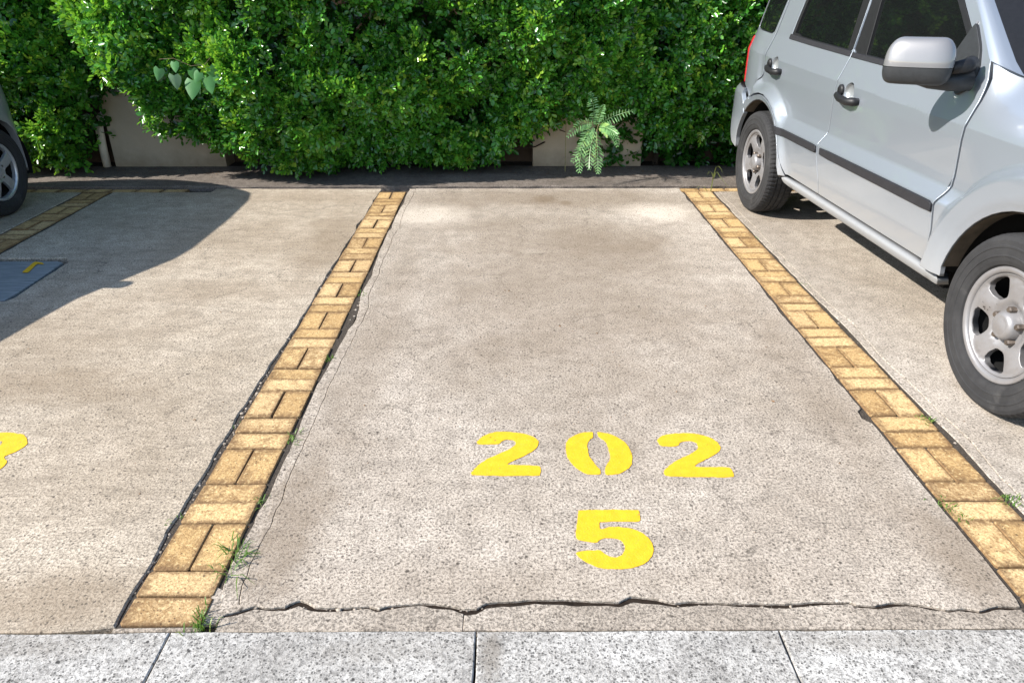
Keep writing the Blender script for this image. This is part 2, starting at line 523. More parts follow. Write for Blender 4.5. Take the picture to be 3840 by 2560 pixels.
def rough_edge(pts, amp=.006, sp=.02, seed=0, chips=.5):
    """polyline -> finely sampled uneven edge"""
    out = []
    for a, b in zip(pts[:-1], pts[1:]):
        a = np.array(a, float); b = np.array(b, float)
        k = max(1, int(np.linalg.norm(b-a)/sp))
        out += [a+(b-a)*i/k for i in range(k)]
    out.append(np.array(pts[-1], float))
    out = np.array(out)
    t = np.concatenate([[0], np.cumsum(np.linalg.norm(np.diff(out, axis=0), axis=1))])
    d = np.gradient(out, axis=0); d /= np.maximum(np.linalg.norm(d, axis=1, keepdims=True), 1e-9)
    nr = np.stack([-d[:, 1], d[:, 0]], 1)
    w = fbm(t*9, t*0+seed, seed, 4)*amp
    c = np.maximum(0, fbm(t*5, t*0+seed+50, seed+3, 3)-.25)*amp*5*chips
    w = w+c
    w[0] = w[-1] = 0
    return out+nr*w[:, None]

B_right = [(-.765, 5.70), (-.768, 5.175), (-.772, 4.783), (-.775, 4.493), (-.772, 4.257), (-.762, 3.974), (-.750, 3.845), (-.762, 3.531), (-.742, 3.356), (-.745, 3.075), (-.756, 2.842), (-.768, 2.614), (-.764, 2.30), (-.758, 2.0), (-.766, 1.8), (-.778, 1.62), (-.770, 1.50), (-.748, 1.412)]
B_left = [(-1.018, 1.36), (-1.022, 1.6), (-1.025, 1.9), (-1.028, 2.3), (-1.03, 2.756), (-1.022, 2.936), (-1.018, 3.091), (-1.014, 3.227), (-1.014, 3.478), (-1.014, 3.743), (-1.02, 3.954), (-1.012, 4.161), (-1.010, 4.413), (-1.006, 4.753), (-1.004, 5.176), (-1.002, 5.70)]
C_left = [(1.347, 1.415), (1.356, 1.60), (1.352, 1.80), (1.352, 2.1), (1.350, 2.30), (1.325, 2.335), (1.33, 2.385), (1.352, 2.41), (1.354, 2.9), (1.346, 3.32), (1.355, 3.6), (1.352, 4.2), (1.350, 4.8), (1.346, 5.708)]
C_right = [(1.606, 5.60), (1.60, 4.8), (1.604, 4.2), (1.60, 3.7), (1.612, 3.2), (1.604, 2.6), (1.612, 2.2), (1.606, 1.9), (1.61, 1.36)]
crack = [(-.748, 1.400), (-.710, 1.412), (-.670, 1.430), (-.590, 1.419), (-.556, 1.437), (-.513, 1.421), (-.427, 1.421), (-.370, 1.424), (-.341, 1.415), (-.323, 1.424), (-.274, 1.432), (-.236, 1.439), (-.196, 1.436), (-.149, 1.427), (-.117, 1.416), (-.086, 1.415), (-.060, 1.436), (-.017, 1.443), (.078, 1.447), (.156, 1.446), (.234, 1.439), (.292, 1.435), (.326, 1.452), (.392, 1.445), (.441, 1.436), (.481, 1.440), (.629, 1.430), (.730, 1.425), (.793, 1.429), (.850, 1.433), (.904, 1.433), (.918, 1.424), (.967, 1.419), (1.023, 1.430), (1.067, 1.427), (1.103, 1.418), (1.145, 1.407), (1.202, 1.411), (1.231, 1.402), (1.291, 1.417), (1.347, 1.415)]

def fillet(edge, side, w0, seed):
    # worn mortar ribbon between the pavers and the slab
    E = rough_edge([(a-.010*side, b) for a, b in edge], .005, .02, seed, .9); t = np.arange(len(E))
    w = w0*(.75+.5*vn(t*.10, t*0, seed+2)); g_ = E.copy(); g_[:, 0] += side*w
    g_[:, 0] += .003*fbm(t*.5, t*0, seed+5, 2)
    return E, g_
mB, gB = fillet(B_right, 1, .046, 201)
mC, gC = fillet(C_right, 1, .038, 211)
fil = struct(empty('mortar_fillet'))
struct(mesh('crack_bed', [(-.80, 1.36, -.008), (1.36, 1.36, -.008), (1.36, 1.47, -.008), (-.80, 1.47, -.008)], [(0, 1, 2, 3)], M['crack']))
for E_, G_ in ((mB, gB), (mC, gC)):
    n0 = 0; last = 0
    while n0 < len(E_)-2:
        n1 = n0+random.randint(26, 70); sh = random.choice((-2, -1, 1, 2))
        if n1 > len(E_)-14: n1 = len(E_)-1; sh = 0
        g1_ = max(n0+2, n1+sh)
        slab('mortar_piece', np.concatenate([E_[n0:n1+1], G_[max(0, n0+last):g1_+1][::-1]]), M['slab_centre'] if E_ is mB else M['slab_right'], -.0015-.002*random.random(), .04, .0015, fil)
        n0 = n1; last = g1_-n1
e1 = gB+np.array([.0022, 0])                       # down the left side of the centre bay
e2 = rough_edge(crack, .008, .007, 5, .3)
e3 = rough_edge(C_left, .006, .02, 8, .5)
e4 = rough_edge([(1.346, 5.708), (-.725, 5.70)], .006, .03, 9)
struct(slab('parking_bay', np.concatenate([e1[:-1], e2[:-1], e3[:-1], e4[:-1]]), M['slab_centre'], bev=.002))
f1 = rough_edge([(a+.009, b) for a, b in B_left], .009, .012, 21, .6)
f2 = rough_edge([(-1.002, 5.70), (-2.29, 5.705), (-2.30, 5.60), (-3.055, 5.60)], .006, .03, 22)
f3 = rough_edge([(-3.055, 5.60), (-3.05, 4.8), (-3.052, 4.112), (-2.61, 4.118), (-2.566, 4.05), (-2.572, 3.8), (-2.56, 3.52), (-2.58, 3.47), (-3.05, 3.47), (-3.055, 2.5), (-3.05, 1.36)], .006, .03, 23)
f4 = rough_edge([(-3.05, 1.36), (-2.0, 1.352), (-1.16, 1.346), (-1.08, 1.352), (-1.010, 1.36)], .004, .03, 24)
struct(slab('parking_bay', np.concatenate([f1[:-1], f2[:-1], f3[:-1], f4[:-1]]), M['slab_left']))
g1 = gC+np.array([.0022, 0])
g2 = rough_edge([(1.61, 1.36), (3.72, 1.36)], .005, .04, 32)
struct(slab('parking_bay', np.concatenate([g1[:-1], g2[:-1], [(3.72, 1.36), (3.72, 5.60)], rough_edge([(3.72, 5.60), (1.65, 5.60)], .005, .04, 33)[1:-1]]), M['slab_right'], bev=.0015))
struct(slab('parking_bay', [(-5.6, 1.36), (-3.295, 1.36), (-3.30, 3), (-3.29, 4.4), (-3.30, 5.6), (-5.6, 5.6)], M['slab_left']))
struct(slab('parking_bay', [(3.96, 1.36), (6.2, 1.36), (6.2, 5.6), (3.96, 5.6)], M['slab_right']))

# broken front border: fragments between the crack and the kerb line
cr = np.array(crack)
cuts = [-.748, -.118, 1.345]
border = struct(empty('border_strip'))
for i, (a, b) in enumerate(zip(cuts[:-1], cuts[1:])):
    xs = np.arange(a, b, .008); xs = np.append(xs, b)
    up = np.interp(xs, cr[:, 0], cr[:, 1])
    wid = .002+.022*vn(xs*11, xs*0, 41)*vn(xs*3.5, xs*0, 46)+.005*vn(xs*45, xs*0, 47)
    if i < 1: wid = wid*.7
    top = np.stack([xs, up-wid-.004*vn(xs*40, xs*0, 43)], 1)
    lowy = 1.3415+.004*vn(xs*14, xs*0, 44)
    if i == 2: top[:3, 0] += .012
    j = .002*np.sin(np.linspace(0, 9, len(xs)))
    top[0, 0] += .0008; top[-1, 0] -= .0008
    bot = np.stack([xs[::-1], lowy[::-1]], 1); bot[0, 0] -= .0006; bot[-1, 0] += .0008
    slab('fragment', np.concatenate([top[::-1], bot[::-1]])[::-1], M['border'], -.001-.002*random.random(), .04, .0015, border)
# mortar patch left of the fragments, at the foot of the paver strip
slab('fragment', np.concatenate([rough_edge([(-.765, 1.39), (-.79, 1.352)], .003, .01, 48), [(-1.012, 1.348), (-1.012, 1.362), (-.79, 1.364)]]), M['border'], -.006, .04, .003, border)

slab('fragment', rough_edge([(-.80, 1.366), (-.752, 1.372), (-.742, 1.40), (-.738, 1.47), (-.80, 1.50), (-.80, 1.366)], .003, .012, 151)[:-1], M['border'], -.0035, .03, .002, border)
kerb = struct(empty('kerb'))
kx = [-4.73, -3.955, -3.18, -2.405, -1.63, -.855, -.083, .684, 1.455, 2.23, 3.0, 3.775, 4.55]
for i, (a, b) in enumerate(zip(kx[:-1], kx[1:])):
    E = []
    E.append(rough_edge([(a+.002, .72), (b-.002, .72)], .001, .1, 60+i))
    E.append(rough_edge([(b-.002, .72), (b-.002, 1.338)], .0025, .02, 70+i, .4))
    E.append(rough_edge([(b-.002, 1.338), (a+.002, 1.338)], .003, .02, 80+i, .4))
    E.append(rough_edge([(a+.002, 1.338), (a+.002, .72)], .0025, .02, 90+i, .4))
    slab('kerb_slab', np.concatenate([e[:-1] for e in E]), M['kerb'], .003+.002*random.random(), .055, .003, kerb)
struct(mesh('road', [(-gs, -30, -.049), (gs, -30, -.049), (gs, .715, -.049), (-gs, .715, -.049)], [(0, 1, 2, 3)], M['back']))

# ---- paver strips: each brick a real block with rounded edges
def brick_mesh(L, W, seed):
    r = random.Random(seed)
    b = .0035; H = .045
    me = bpy.data.meshes.new('brick')
    def rect(hx, hy, z, j):
        n = []
        for sx, sy in ((-1, -1), (1, -1), (1, 1), (-1, 1)):
            for q in (0, 1):
                cx = sx*hx; cy = sy*hy; c = .005
                if (sx*sy > 0) == (q == 0): n.append((cx-sx*c*0, cy-sy*c, z))
                else: n.append((cx-sx*c, cy, z))
        return [(x+r.uniform(-j, j), y+r.uniform(-j, j), zz+r.uniform(-j, j)*.6) for x, y, zz in n]
    # order the 8 corner points anticlockwise
    def ring(hx, hy, z, j):
        P = rect(hx, hy, z, j)
        return sorted(P, key=lambda p: math.atan2(p[1]/hy, p[0]/hx))
    R1 = ring(L/2-b, W/2-b, 0, .0008); R2 = ring(L/2-.0012, W/2-.0012, -.0028, .0012); R3 = ring(L/2-.001, W/2-.001, -H, 0)
    V = R1+R2+R3
    F = [tuple(range(8))]
    for i in range(8):
        j = (i+1) % 8
        F += [(i, 8+i, 8+j, j), (8+i, 16+i, 16+j, 8+j)]
    me.from_pydata(V, [], F); me.materials.append(M['brick']); me.update()
    return me
BM_long = [brick_mesh(.192, .0965, i) for i in range(6)]      # long side across the strip
BM_end = [brick_mesh(.0965, .192, 20+i) for i in range(6)]    # long side along the strip
def put_brick(me, x, y, parent, sx=1, sy=1, z=0):
    o = bpy.data.objects.new('brick', me)
    o.parent = parent
    o.location = (x+random.uniform(-.0015, .0015), y, z+random.uniform(-.003, .002))
    o.rotation_euler = (random.gauss(0, .008), random.gauss(0, .008), random.gauss(0, .006)+random.choice((0, math.pi)))
    o.scale = (sx, sy, 1)
    col.objects.link(o)
    return o

tops = [1.756, 2.150, 2.551, 2.938, 3.330, 3.716, 4.083, 4.485, 4.885, 5.240, 5.61]
def paver_strip(xc, wdt, tops, lo):
    st = struct(empty('paver_strip'))
    hw_ = wdt/2
    mesh('sand_bed', [(xc-hw_-.035, lo, -.007), (xc+hw_+.04, lo, -.007), (xc+hw_+.04, 5.60, -.007), (xc-hw_-.035, 5.60, -.007)], [(0, 1, 2, 3)], M['sand'], st)
    prev = lo
    for t in tops:
        p0 = t-.2
        # singles between the last pair and this one
        gap_ = p0-prev
        if gap_ > .05:
            n = max(1, round(gap_/.0985)); dy = gap_/n
            for i in range(n):
                put_brick(random.choice(BM_long), xc, prev+dy*(i+.5), st, (wdt-.003)/.192, (dy-.0015)/.0965)
        for s in (-1, 1):
            put_brick(random.choice(BM_end), xc+s*(wdt/4), (p0+t)/2, st, (wdt/2-.0025)/.0965, (t-p0-.0025)/.192)
        prev = t
    return st
sB = paver_strip(-.895, .212, tops, 1.362)
sC = paver_strip(1.472, .214, tops, 1.352)
sA = paver_strip(-3.175, .21, [t-.02 for t in tops], 1.352)
sD = paver_strip(3.84, .21, tops, 1.352)
# one course of pavers laid end to end along the far edge of the bays
bc = struct(empty('paver_course'))
mesh('sand_bed', [(-6, 5.602, -.027), (6.2, 5.602, -.027), (6.2, 5.73, -.027), (-6, 5.73, -.027)], [(0, 1, 2, 3)], M['sand'], bc)
x = -5.6
while x < 4.6:
    if -2.42 < x < 1.30:
        x += .2; continue
    put_brick(random.choice(BM_long), x, 5.662, bc, 1.0, 1.0, -.004)
    x += .2
struct(slab('back_strip', np.concatenate([rough_edge([(-6.5, 5.722), (6.5, 5.722)], .012, .03, 120)[:-1], [(6.5, 5.722), (6.5, 6.42), (-6.5, 6.42)]]), M['back'], .014, .06, .006))
struct(mesh('planting_bed', [(-9, 6.40, .008), (9, 6.40, .008), (9, 6.63, .008), (-9, 6.63, .008)], [(0, 1, 2, 3)], M['soil']))

# ---- crumbs and gravel along the strip edges
def crumbs(name, spots_, mat, n, smin, smax):
    ico = np.array([(0, 0, 1), (.9, 0, .3), (.28, .85, .3), (-.72, .53, .3), (-.72, -.53, .3), (.28, -.85, .3), (0, 0, -.6)])
    tri = np.array([(0, 1, 2), (0, 2, 3), (0, 3, 4), (0, 4, 5), (0, 5, 1), (6, 2, 1), (6, 3, 2), (6, 4, 3), (6, 5, 4), (6, 1, 5)])
    V = []; F = []
    for q in range(n):
        (xa, ya), (xb, yb), w, z = random.choice(spots_)
        t = random.random(); s = random.uniform(smin, smax)
        if random.random() < .1: s *= 1.8
        c = np.array([xa+(xb-xa)*t+random.gauss(0, w), ya+(yb-ya)*t+random.gauss(0, w*.4), z+s*.3])
        a = random.uniform(0, 6.28); R = np.array([[math.cos(a), -math.sin(a), 0], [math.sin(a), math.cos(a), 0], [0, 0, .7]])
        v = (ico*rng.uniform(.6, 1.2, (7, 1))*s) @ R.T + c
        F.append(tri+7*q); V.append(v)
    return quads(name, np.concatenate(V), np.concatenate(F), 3, mat)
o = crumbs('gravel', [((-.772, 1.5), (-.758, 4.3), .007, -.016), ((-.772, 2.6), (-.758, 4.0), .006, -.014), ((-1.012, 1.4), (-1.006, 5.4), .004, -.012), ((-1.012, 1.4), (-1.010, 3.4), .004, -.011), ((1.596, 1.5), (1.592, 4.6), .006, -.016), ((1.36, 1.5), (1.355, 5.4), .004, -.016), ((-.7, 1.42), (1.3, 1.42), .010, -.012)], M['border'], 1800, .0025, .007)
tag(o, kind='stuff')
o = crumbs('grit', [((-2.8, 2.2), (1.2, 2.2), .7, 0), ((-.6, 3.4), (1.3, 3.4), .8, 0), ((-5, 5.95), (2.0, 5.95), .1, .015)], M['dry'], 500, .0012, .0035)
tag(o, kind='stuff')

# ---- painted numbers
D_two_a=[(-0.1142, 2.1845), (-0.0968, 2.2172), (-0.0734, 2.2381), (-0.0468, 2.2486), (-0.0092, 2.2493), (0.0337, 2.2433), (0.0656, 2.2326), (0.0918, 2.2143), (0.1051, 2.188), (0.1058, 2.1649), (0.0972, 2.1422), (0.0732, 2.1156), (0.0419, 2.0894), (0.0113, 2.0681), (-0.0088, 2.0495), (0.0212, 2.0468), (0.0612, 2.0441), (0.1036, 2.0405), (0.1067, 2.0296), (0.1054, 1.9967), (0.1015, 1.9862), (0.0011, 1.9859), (-0.1215, 1.9882), (-0.127, 2.002), (-0.118, 2.0225), (-0.0991, 2.0516), (-0.0698, 2.0857), (-0.0397, 2.1073), (-0.009, 2.1293), (0.017, 2.1535), (0.026, 2.1699), (0.0225, 2.1884), (0.012, 2.1978), (-0.0091, 2.2007), (-0.0249, 2.1905), (-0.0326, 2.172), (-0.0614, 2.1703), (-0.0927, 2.1687), (-0.1111, 2.1706)]
D_zero_l=[(0.2997, 2.2467), (0.3069, 2.239), (0.3033, 2.2151), (0.2979, 2.2038), (0.2861, 2.1917), (0.2786, 2.1686), (0.277, 2.1413), (0.2776, 2.1057), (0.2826, 2.0795), (0.2921, 2.0496), (0.3024, 2.0286), (0.3079, 2.012), (0.3056, 1.9916), (0.2808, 1.9893), (0.2569, 1.9959), (0.2387, 2.0124), (0.2166, 2.0458), (0.204, 2.0799), (0.1996, 2.1238), (0.2012, 2.169), (0.213, 2.2014), (0.2361, 2.225), (0.2643, 2.2421)]
D_zero_r=[(0.3238, 2.2466), (0.3345, 2.2456), (0.3652, 2.2339), (0.3941, 2.2099), (0.4159, 2.1771), (0.4262, 2.1405), (0.4272, 2.0961), (0.422, 2.0617), (0.41, 2.0322), (0.3921, 2.0116), (0.37, 1.9953), (0.3496, 1.9898), (0.325, 1.9891), (0.3213, 1.9997), (0.3248, 2.0285), (0.3348, 2.0494), (0.3475, 2.0706), (0.3507, 2.0965), (0.35, 2.1319), (0.3477, 2.1682), (0.3415, 2.1914), (0.3297, 2.2036), (0.3203, 2.2245)]
D_two_b=[(0.5302, 2.1932), (0.5498, 2.2186), (0.5788, 2.2308), (0.6121, 2.2364), (0.6603, 2.2362), (0.7004, 2.2245), (0.7277, 2.2053), (0.7424, 2.18), (0.7468, 2.1524), (0.7388, 2.1254), (0.7177, 2.1034), (0.6806, 2.0775), (0.6443, 2.052), (0.6264, 2.0352), (0.6444, 2.031), (0.7441, 2.0305), (0.7506, 2.018), (0.7479, 1.9812), (0.741, 1.9741), (0.6266, 1.9763), (0.5222, 1.98), (0.5166, 1.9946), (0.5225, 2.015), (0.5471, 2.0441), (0.5775, 2.0694), (0.6134, 2.0952), (0.6439, 2.117), (0.6625, 2.1348), (0.6698, 2.1574), (0.6678, 2.1758), (0.6493, 2.187), (0.6226, 2.1853), (0.6075, 2.1761), (0.598, 2.1559), (0.5686, 2.1524), (0.5381, 2.1562), (0.5323, 2.1673)]
D_five=[(0.2163, 1.8106), (0.3997, 1.8097), (0.4048, 1.7991), (0.4015, 1.7646), (0.3952, 1.7531), (0.2788, 1.7557), (0.2735, 1.7484), (0.2711, 1.7185), (0.2982, 1.7302), (0.3294, 1.7314), (0.3598, 1.7259), (0.3887, 1.7127), (0.4089, 1.6886), (0.4191, 1.6601), (0.419, 1.6353), (0.4094, 1.6052), (0.3932, 1.5845), (0.3695, 1.5672), (0.339, 1.5576), (0.3055, 1.5543), (0.2727, 1.5562), (0.2448, 1.565), (0.2174, 1.5825), (0.1986, 1.6063), (0.1895, 1.6244), (0.2261, 1.629), (0.2626, 1.6313), (0.2717, 1.6179), (0.287, 1.6046), (0.3034, 1.601), (0.3213, 1.6086), (0.3344, 1.6266), (0.338, 1.6512), (0.332, 1.67), (0.314, 1.6815), (0.288, 1.6829), (0.2652, 1.6735), (0.2573, 1.6609), (0.2255, 1.6674), (0.1982, 1.677), (0.1984, 1.7058), (0.2073, 1.7588), (0.2125, 1.7931)]
D_left=[(-1.8772, 2.1982), (-1.8925, 2.2309), (-1.8753, 2.2473), (-1.8512, 2.2532), (-1.8405, 2.2538), (-1.8015, 2.2536), (-1.7835, 2.2452), (-1.7659, 2.2434), (-1.7413, 2.2268), (-1.7215, 2.2039), (-1.7092, 2.1782), (-1.7106, 2.1561), (-1.7192, 2.1375), (-1.733, 2.1192), (-1.7449, 2.1026), (-1.7179, 2.077), (-1.7124, 2.0623), (-1.7101, 2.0362), (-1.7202, 2.0248), (-1.7577, 2.0193), (-1.8261, 2.0196), (-1.8429, 2.0397), (-1.8421, 2.0806), (-1.825, 2.1166), (-1.8003, 2.1535), (-1.8, 2.185), (-1.8097, 2.1979), (-1.8247, 2.2044), (-1.8389, 2.198), (-1.8397, 2.182), (-1.8615, 2.1822)]

def painted(name, polys, label, z=.0018, wear=.0022):
    root = None
    def one(P, nm, mat, z, grow, parent):
        P = resample(chaikin(P, 1, .22), .006)
        if area(P) < 0: P = P[::-1]
        P = offset(P, -grow)[0] if grow else P
        t = np.arange(len(P))
        P = P+np.stack([fbm(t*.35, t*0, 5, 3), fbm(t*.35, t*0+9, 6, 3)], 1)*wear
        n = len(P)
        V = [(x, y, z) for x, y in P]+[(x, y, .0002) for x, y in P]
        F = [tuple(range(n))]+[(i, n+i, n+(i+1) % n, (i+1) % n) for i in range(n)]
        return mesh(nm, V, F, mat, parent)
    if len(polys) == 1:
        root = one(polys[0], name, M['paint'], z, 0, None)
    else:
        root = empty(name, (0, 0, 0))
        for P in polys: one(P, 'stencil_half', M['paint'], z, 0, root)
    A_ = np.concatenate([np.array(P) for P in polys])
    pts = sorted(map(tuple, A_)); hull = []
    for seq in (pts, pts[::-1]):
        part = []
        for q in seq:
            while len(part) > 1 and (part[-1][0]-part[-2][0])*(q[1]-part[-2][1])-(part[-1][1]-part[-2][1])*(q[0]-part[-2][0]) <= 0: part.pop()
            part.append(q)
        hull += part[:-1]
    H_ = resample(chaikin(hull, 2, .2), .006); H_ = H_ if area(H_) > 0 else H_[::-1]
    H_, nr_ = offset(H_, -.012); t = np.arange(len(H_))
    H_ = H_-nr_*(.012*fbm(t*.12, t*0+A_[0, 0], 71, 4))[:, None]
    return tag(root, label, 'painted number')
painted('painted_digit', [D_two_a], 'yellow stencilled 2, first figure of 202 on the empty bay')
painted('painted_digit', [D_zero_l, D_zero_r], 'yellow stencilled 0 in two halves, middle figure of 202')
painted('painted_digit', [D_two_b], 'yellow stencilled 2, last figure of 202 on the empty bay')
painted('painted_digit', [D_five], 'yellow stencilled 5 painted below the figures 202')
painted('painted_digit', [D_left], 'yellow stencilled figure cut off by the left edge of the photo')

# ---- drain cover plate let into the left bay
pl = empty('drain_cover', (-2.81, 3.79, 0))
tag(pl, 'grey blue drain cover plate with a yellow paint mark in the left bay', 'drain cover')
P = rough_edge([(-.225, -.30), (.215, -.30), (.222, .0), (.212, .26), (.17, .285), (-.225, .28), (-.225, -.30)], .003, .03, 140, .3)[:-1]
slab('plate', P, M['plate'], -.004, .03, .003, pl)
Lm = [(.074, .088), (.043, .270), (.103, .247), (.128, .216), (.079, .234), (.111, .088)]
Lp = resample(chaikin(Lm, 1, .12), .02); Lp = Lp if area(Lp) > 0 else Lp[::-1]
mesh('paint_mark', [(x, y, .0) for x, y in Lp], [tuple(range(len(Lp)))], M['paint'], pl)
bxm = MB(); bxm.box(-.235, .225, -.31, .30, -.05, -.03); bxm.build('frame_pit', M['sand'], pl)

# ------------------------------------------------------------------ wall behind the hedge
wl = empty('boundary_wall', (0, 6.66, 0))
tag(wl, 'brown rendered wall with beige plinth panels behind the hedge', 'wall')
m = MB(); m.box(-9, 9, 0, .2, -.05, 2.3); m.build('wall_face', M['wall'], wl)
m = MB(); m.box(-9, 9, -.05, -.002, -.05, .635); m.build('ledge', M['wall'], wl)
def bpanel(x0, x1, h):
    b = .008
    P = [(x0, -.26), (x1, -.26), (x1, -.06), (x0, -.06)]
    V = []; 
    for z_, d in ((-.05, 0), (h-b, 0), (h, b)):
        V += [(x0+d, -.26+d, z_), (x1-d, -.26+d, z_), (x1-d, -.055, z_), (x0+d, -.055, z_)]
    F = [(8, 9, 10, 11)]
    for r in (0, 4):
        for i in range(4): F.append((r+i, r+(i+1) % 4, r+4+(i+1) % 4, r+4+i))
    mesh('panel', V, F, M['panel'], wl)
bpanel(-3.405, -2.445, .645); bpanel(.214, 1.152, .66); bpanel(-6.1, -5.1, .645)
pp = MB()
pp.tube([(-3.482, 6.40, .012), (-3.478, 6.40, .20), (-3.470, 6.40, .36), (-3.458, 6.43, .415), (-3.455, 6.50, .44), (-3.455, 6.60, .44)], .033, 14)
o = pp.build('drain_pipe', M['pvc'], None, True)
tag(o, 'beige plastic drain pipe bent into the wall beside a beige panel', 'pipe')

# ------------------------------------------------------------------ hedge
def sprig_templates(n, L=.043, W=.027, leaves=8):
    out = []
    for s in range(n):
        r = np.random.default_rng(100+s)
        Ls = []; tt = []
        ln = r.uniform(.055, .085)
        for k in range(leaves):
            t = k/(leaves-1)
            base = np.array([ln*t, 0, .010*math.sin(3*t)])
            side = 1 if k % 2 else -1
            ang = side*(1.15-.85*t)+r.normal(0, .2)
            if k == leaves-1: ang = r.normal(0, .2)
            d = np.array([math.cos(ang), math.sin(ang), r.normal(.1, .28)]); d /= np.linalg.norm(d)
            up = np.array([r.normal(0, .35), r.normal(0, .35), 1.0]); w = np.cross(up, d); w /= np.linalg.norm(w); nn = np.cross(d, w)
            l = L*r.uniform(.75, 1.2)*(1-.25*t); wd = W*r.uniform(.8, 1.15)*(1-.2*t)*l/L
            fold = r.uniform(.05, .3)*wd; curl = r.uniform(-.1, .25)*l
            pts = [base, base+d*l*.36+w*wd*.42+nn*fold, base+d*l*.76+w*wd*.47+nn*(fold-curl*.5), base+d*l-nn*curl, base+d*l*.76-w*wd*.47+nn*(fold-curl*.5), base+d*l*.36-w*wd*.42+nn*fold]
            Ls.append(pts); tt.append(t)
        out.append((np.array(Ls), np.array(tt)))
    return out
TPL = sprig_templates(10)

def foliage(name, pos, grow, tint, parent, scale=(.7, 1.4), tpl=TPL, mat=None):
    """sprigs of leaves at pos growing along grow"""
    N = len(pos)
    g = grow/np.linalg.norm(grow, axis=1, keepdims=True)
    up = np.array([0, -.85, .75])+rng.normal(0, .45, (N, 3))
    w = np.cross(up, g); w /= np.maximum(np.linalg.norm(w, axis=1, keepdims=True), 1e-6)
    n = np.cross(g, w)
    R = np.stack([g, w, n], 2)          # columns
    sc = rng.uniform(scale[0], scale[1], N)
    which = rng.integers(0, len(tpl), N)
    Vs = []; Ts = []
    for k, (L, t) in enumerate(tpl):
        ix = np.where(which == k)[0]
        if not len(ix): continue
        v = np.einsum('nij,lpj->nlpi', R[ix], L)*sc[ix, None, None, None]+pos[ix, None, None, :]
        tn = tint[ix, None]+(t[None, :]-.55)*.22+rng.normal(0, .09, (len(ix), len(t)))
        Vs.append(v.reshape(-1, 3)); Ts.append(np.repeat(np.clip(tn, 0, 1).ravel(), 6))
    V = np.concatenate(Vs); T = np.concatenate(Ts)
    b = np.arange(0, len(V), 6)[:, None]
    F = np.concatenate([b+np.array([0, 3, 2, 1]), b+np.array([0, 5, 4, 3])])
    o = quads(name, V, F, 4, mat or M['leaf'], parent, T)
    o['kind'] = 'stuff'
    return o

def hedge(name, x0, x1, ztop, face, zbot, density, label, seed, xok=None, trunks=()):
    root = empty(name, ((x0+x1)/2, 6.35, .01))
    tag(root, label, 'hedge')
    ox, oy, oz = root.location
    N = int((x1-x0)*ztop*density)
    x = rng.uniform(x0, x1, N); z = rng.uniform(.0, ztop, N)
    keep_ = (z < 1.45) | (rng.random(N) < .65)
    x = x[keep_]; z = z[keep_]; N = len(x)
    yf = face(x, z)
    dep = np.minimum(rng.exponential(.085, N), .5)
    zb = zbot(x)+fbm(x*5, x*0+seed, seed, 3)*.06
    # round the underside: deeper there
    under = np.clip((zb+.22-z)/.22, 0, 1)
    y = yf+dep+under**2*.13
    ok = (z > zb)
    if xok is not None: ok &= xok(x, z)
    # holes between the clumps
    cl = fbm(x*4.2+3, z*4.2, seed+9, 3)
    ok &= ~((cl < -.38) & (dep < .22))
    ok &= y < 6.62
    x, y, z, cl, dep = x[ok], y[ok], z[ok], cl[ok], dep[ok]
    y = y-np.maximum(cl, 0)*.10
    n = len(x)
    gr = np.stack([rng.normal(0, .8, n), -.55+rng.normal(0, .35, n), .45+rng.normal(0, .65, n)], 1)
    low = z < .45
    gr[low, 2] -= .5
    tint = .30+.30*np.clip(cl+.2, -1, 1)+rng.normal(0, .14, n)+np.where(rng.random(n) < .09, .42, 0)+.10*sstep(.5, 1.2, z)*sstep(.2, -2.6, x)-np.clip(dep-.12, 0, 1)*.8  # tint paints in light: paler towards the sunny upper left, darker with depth
    pos = np.stack([x-ox, y-oy, z-oz], 1)
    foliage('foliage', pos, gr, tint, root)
    # inner leaves close the hedge off, tinted dark to paint its inner shade
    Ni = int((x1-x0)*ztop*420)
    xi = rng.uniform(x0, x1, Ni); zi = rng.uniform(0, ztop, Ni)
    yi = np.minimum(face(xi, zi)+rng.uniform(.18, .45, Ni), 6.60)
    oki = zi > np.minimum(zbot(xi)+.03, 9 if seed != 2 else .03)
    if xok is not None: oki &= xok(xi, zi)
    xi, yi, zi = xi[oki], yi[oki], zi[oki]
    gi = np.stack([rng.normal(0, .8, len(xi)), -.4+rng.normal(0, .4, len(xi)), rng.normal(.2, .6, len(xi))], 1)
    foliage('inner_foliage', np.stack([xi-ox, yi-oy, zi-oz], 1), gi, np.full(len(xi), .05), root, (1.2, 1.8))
    m = MB()
    rr = random.Random(seed)
    for (tx, r0) in trunks:
        p = Vector((tx-ox, 6.50-oy, .0)); pts = [p.copy()]
        for q in range(5):
            p = p+Vector((rr.uniform(-.06, .06), rr.uniform(-.05, .02), ztop/6)); pts.append(p.copy())
        m.tube(pts, [r0*(1-.12*i) for i in range(6)], 6)
        for q in range(14):
            i = rr.randrange(0, 5); a = pts[i].lerp(pts[i+1], rr.random())
            e = a+Vector((rr.uniform(-.45, .45), rr.uniform(-.55, -.1), rr.uniform(-.05, .35)))
            mid = a.lerp(e, .5)+Vector((rr.uniform(-.04, .04), 0, rr.uniform(-.04, .08)))
            m.tube([a, mid, e], [.008, .006, .003], 5)
    m.build('branches', M['bark'], root)
    return root

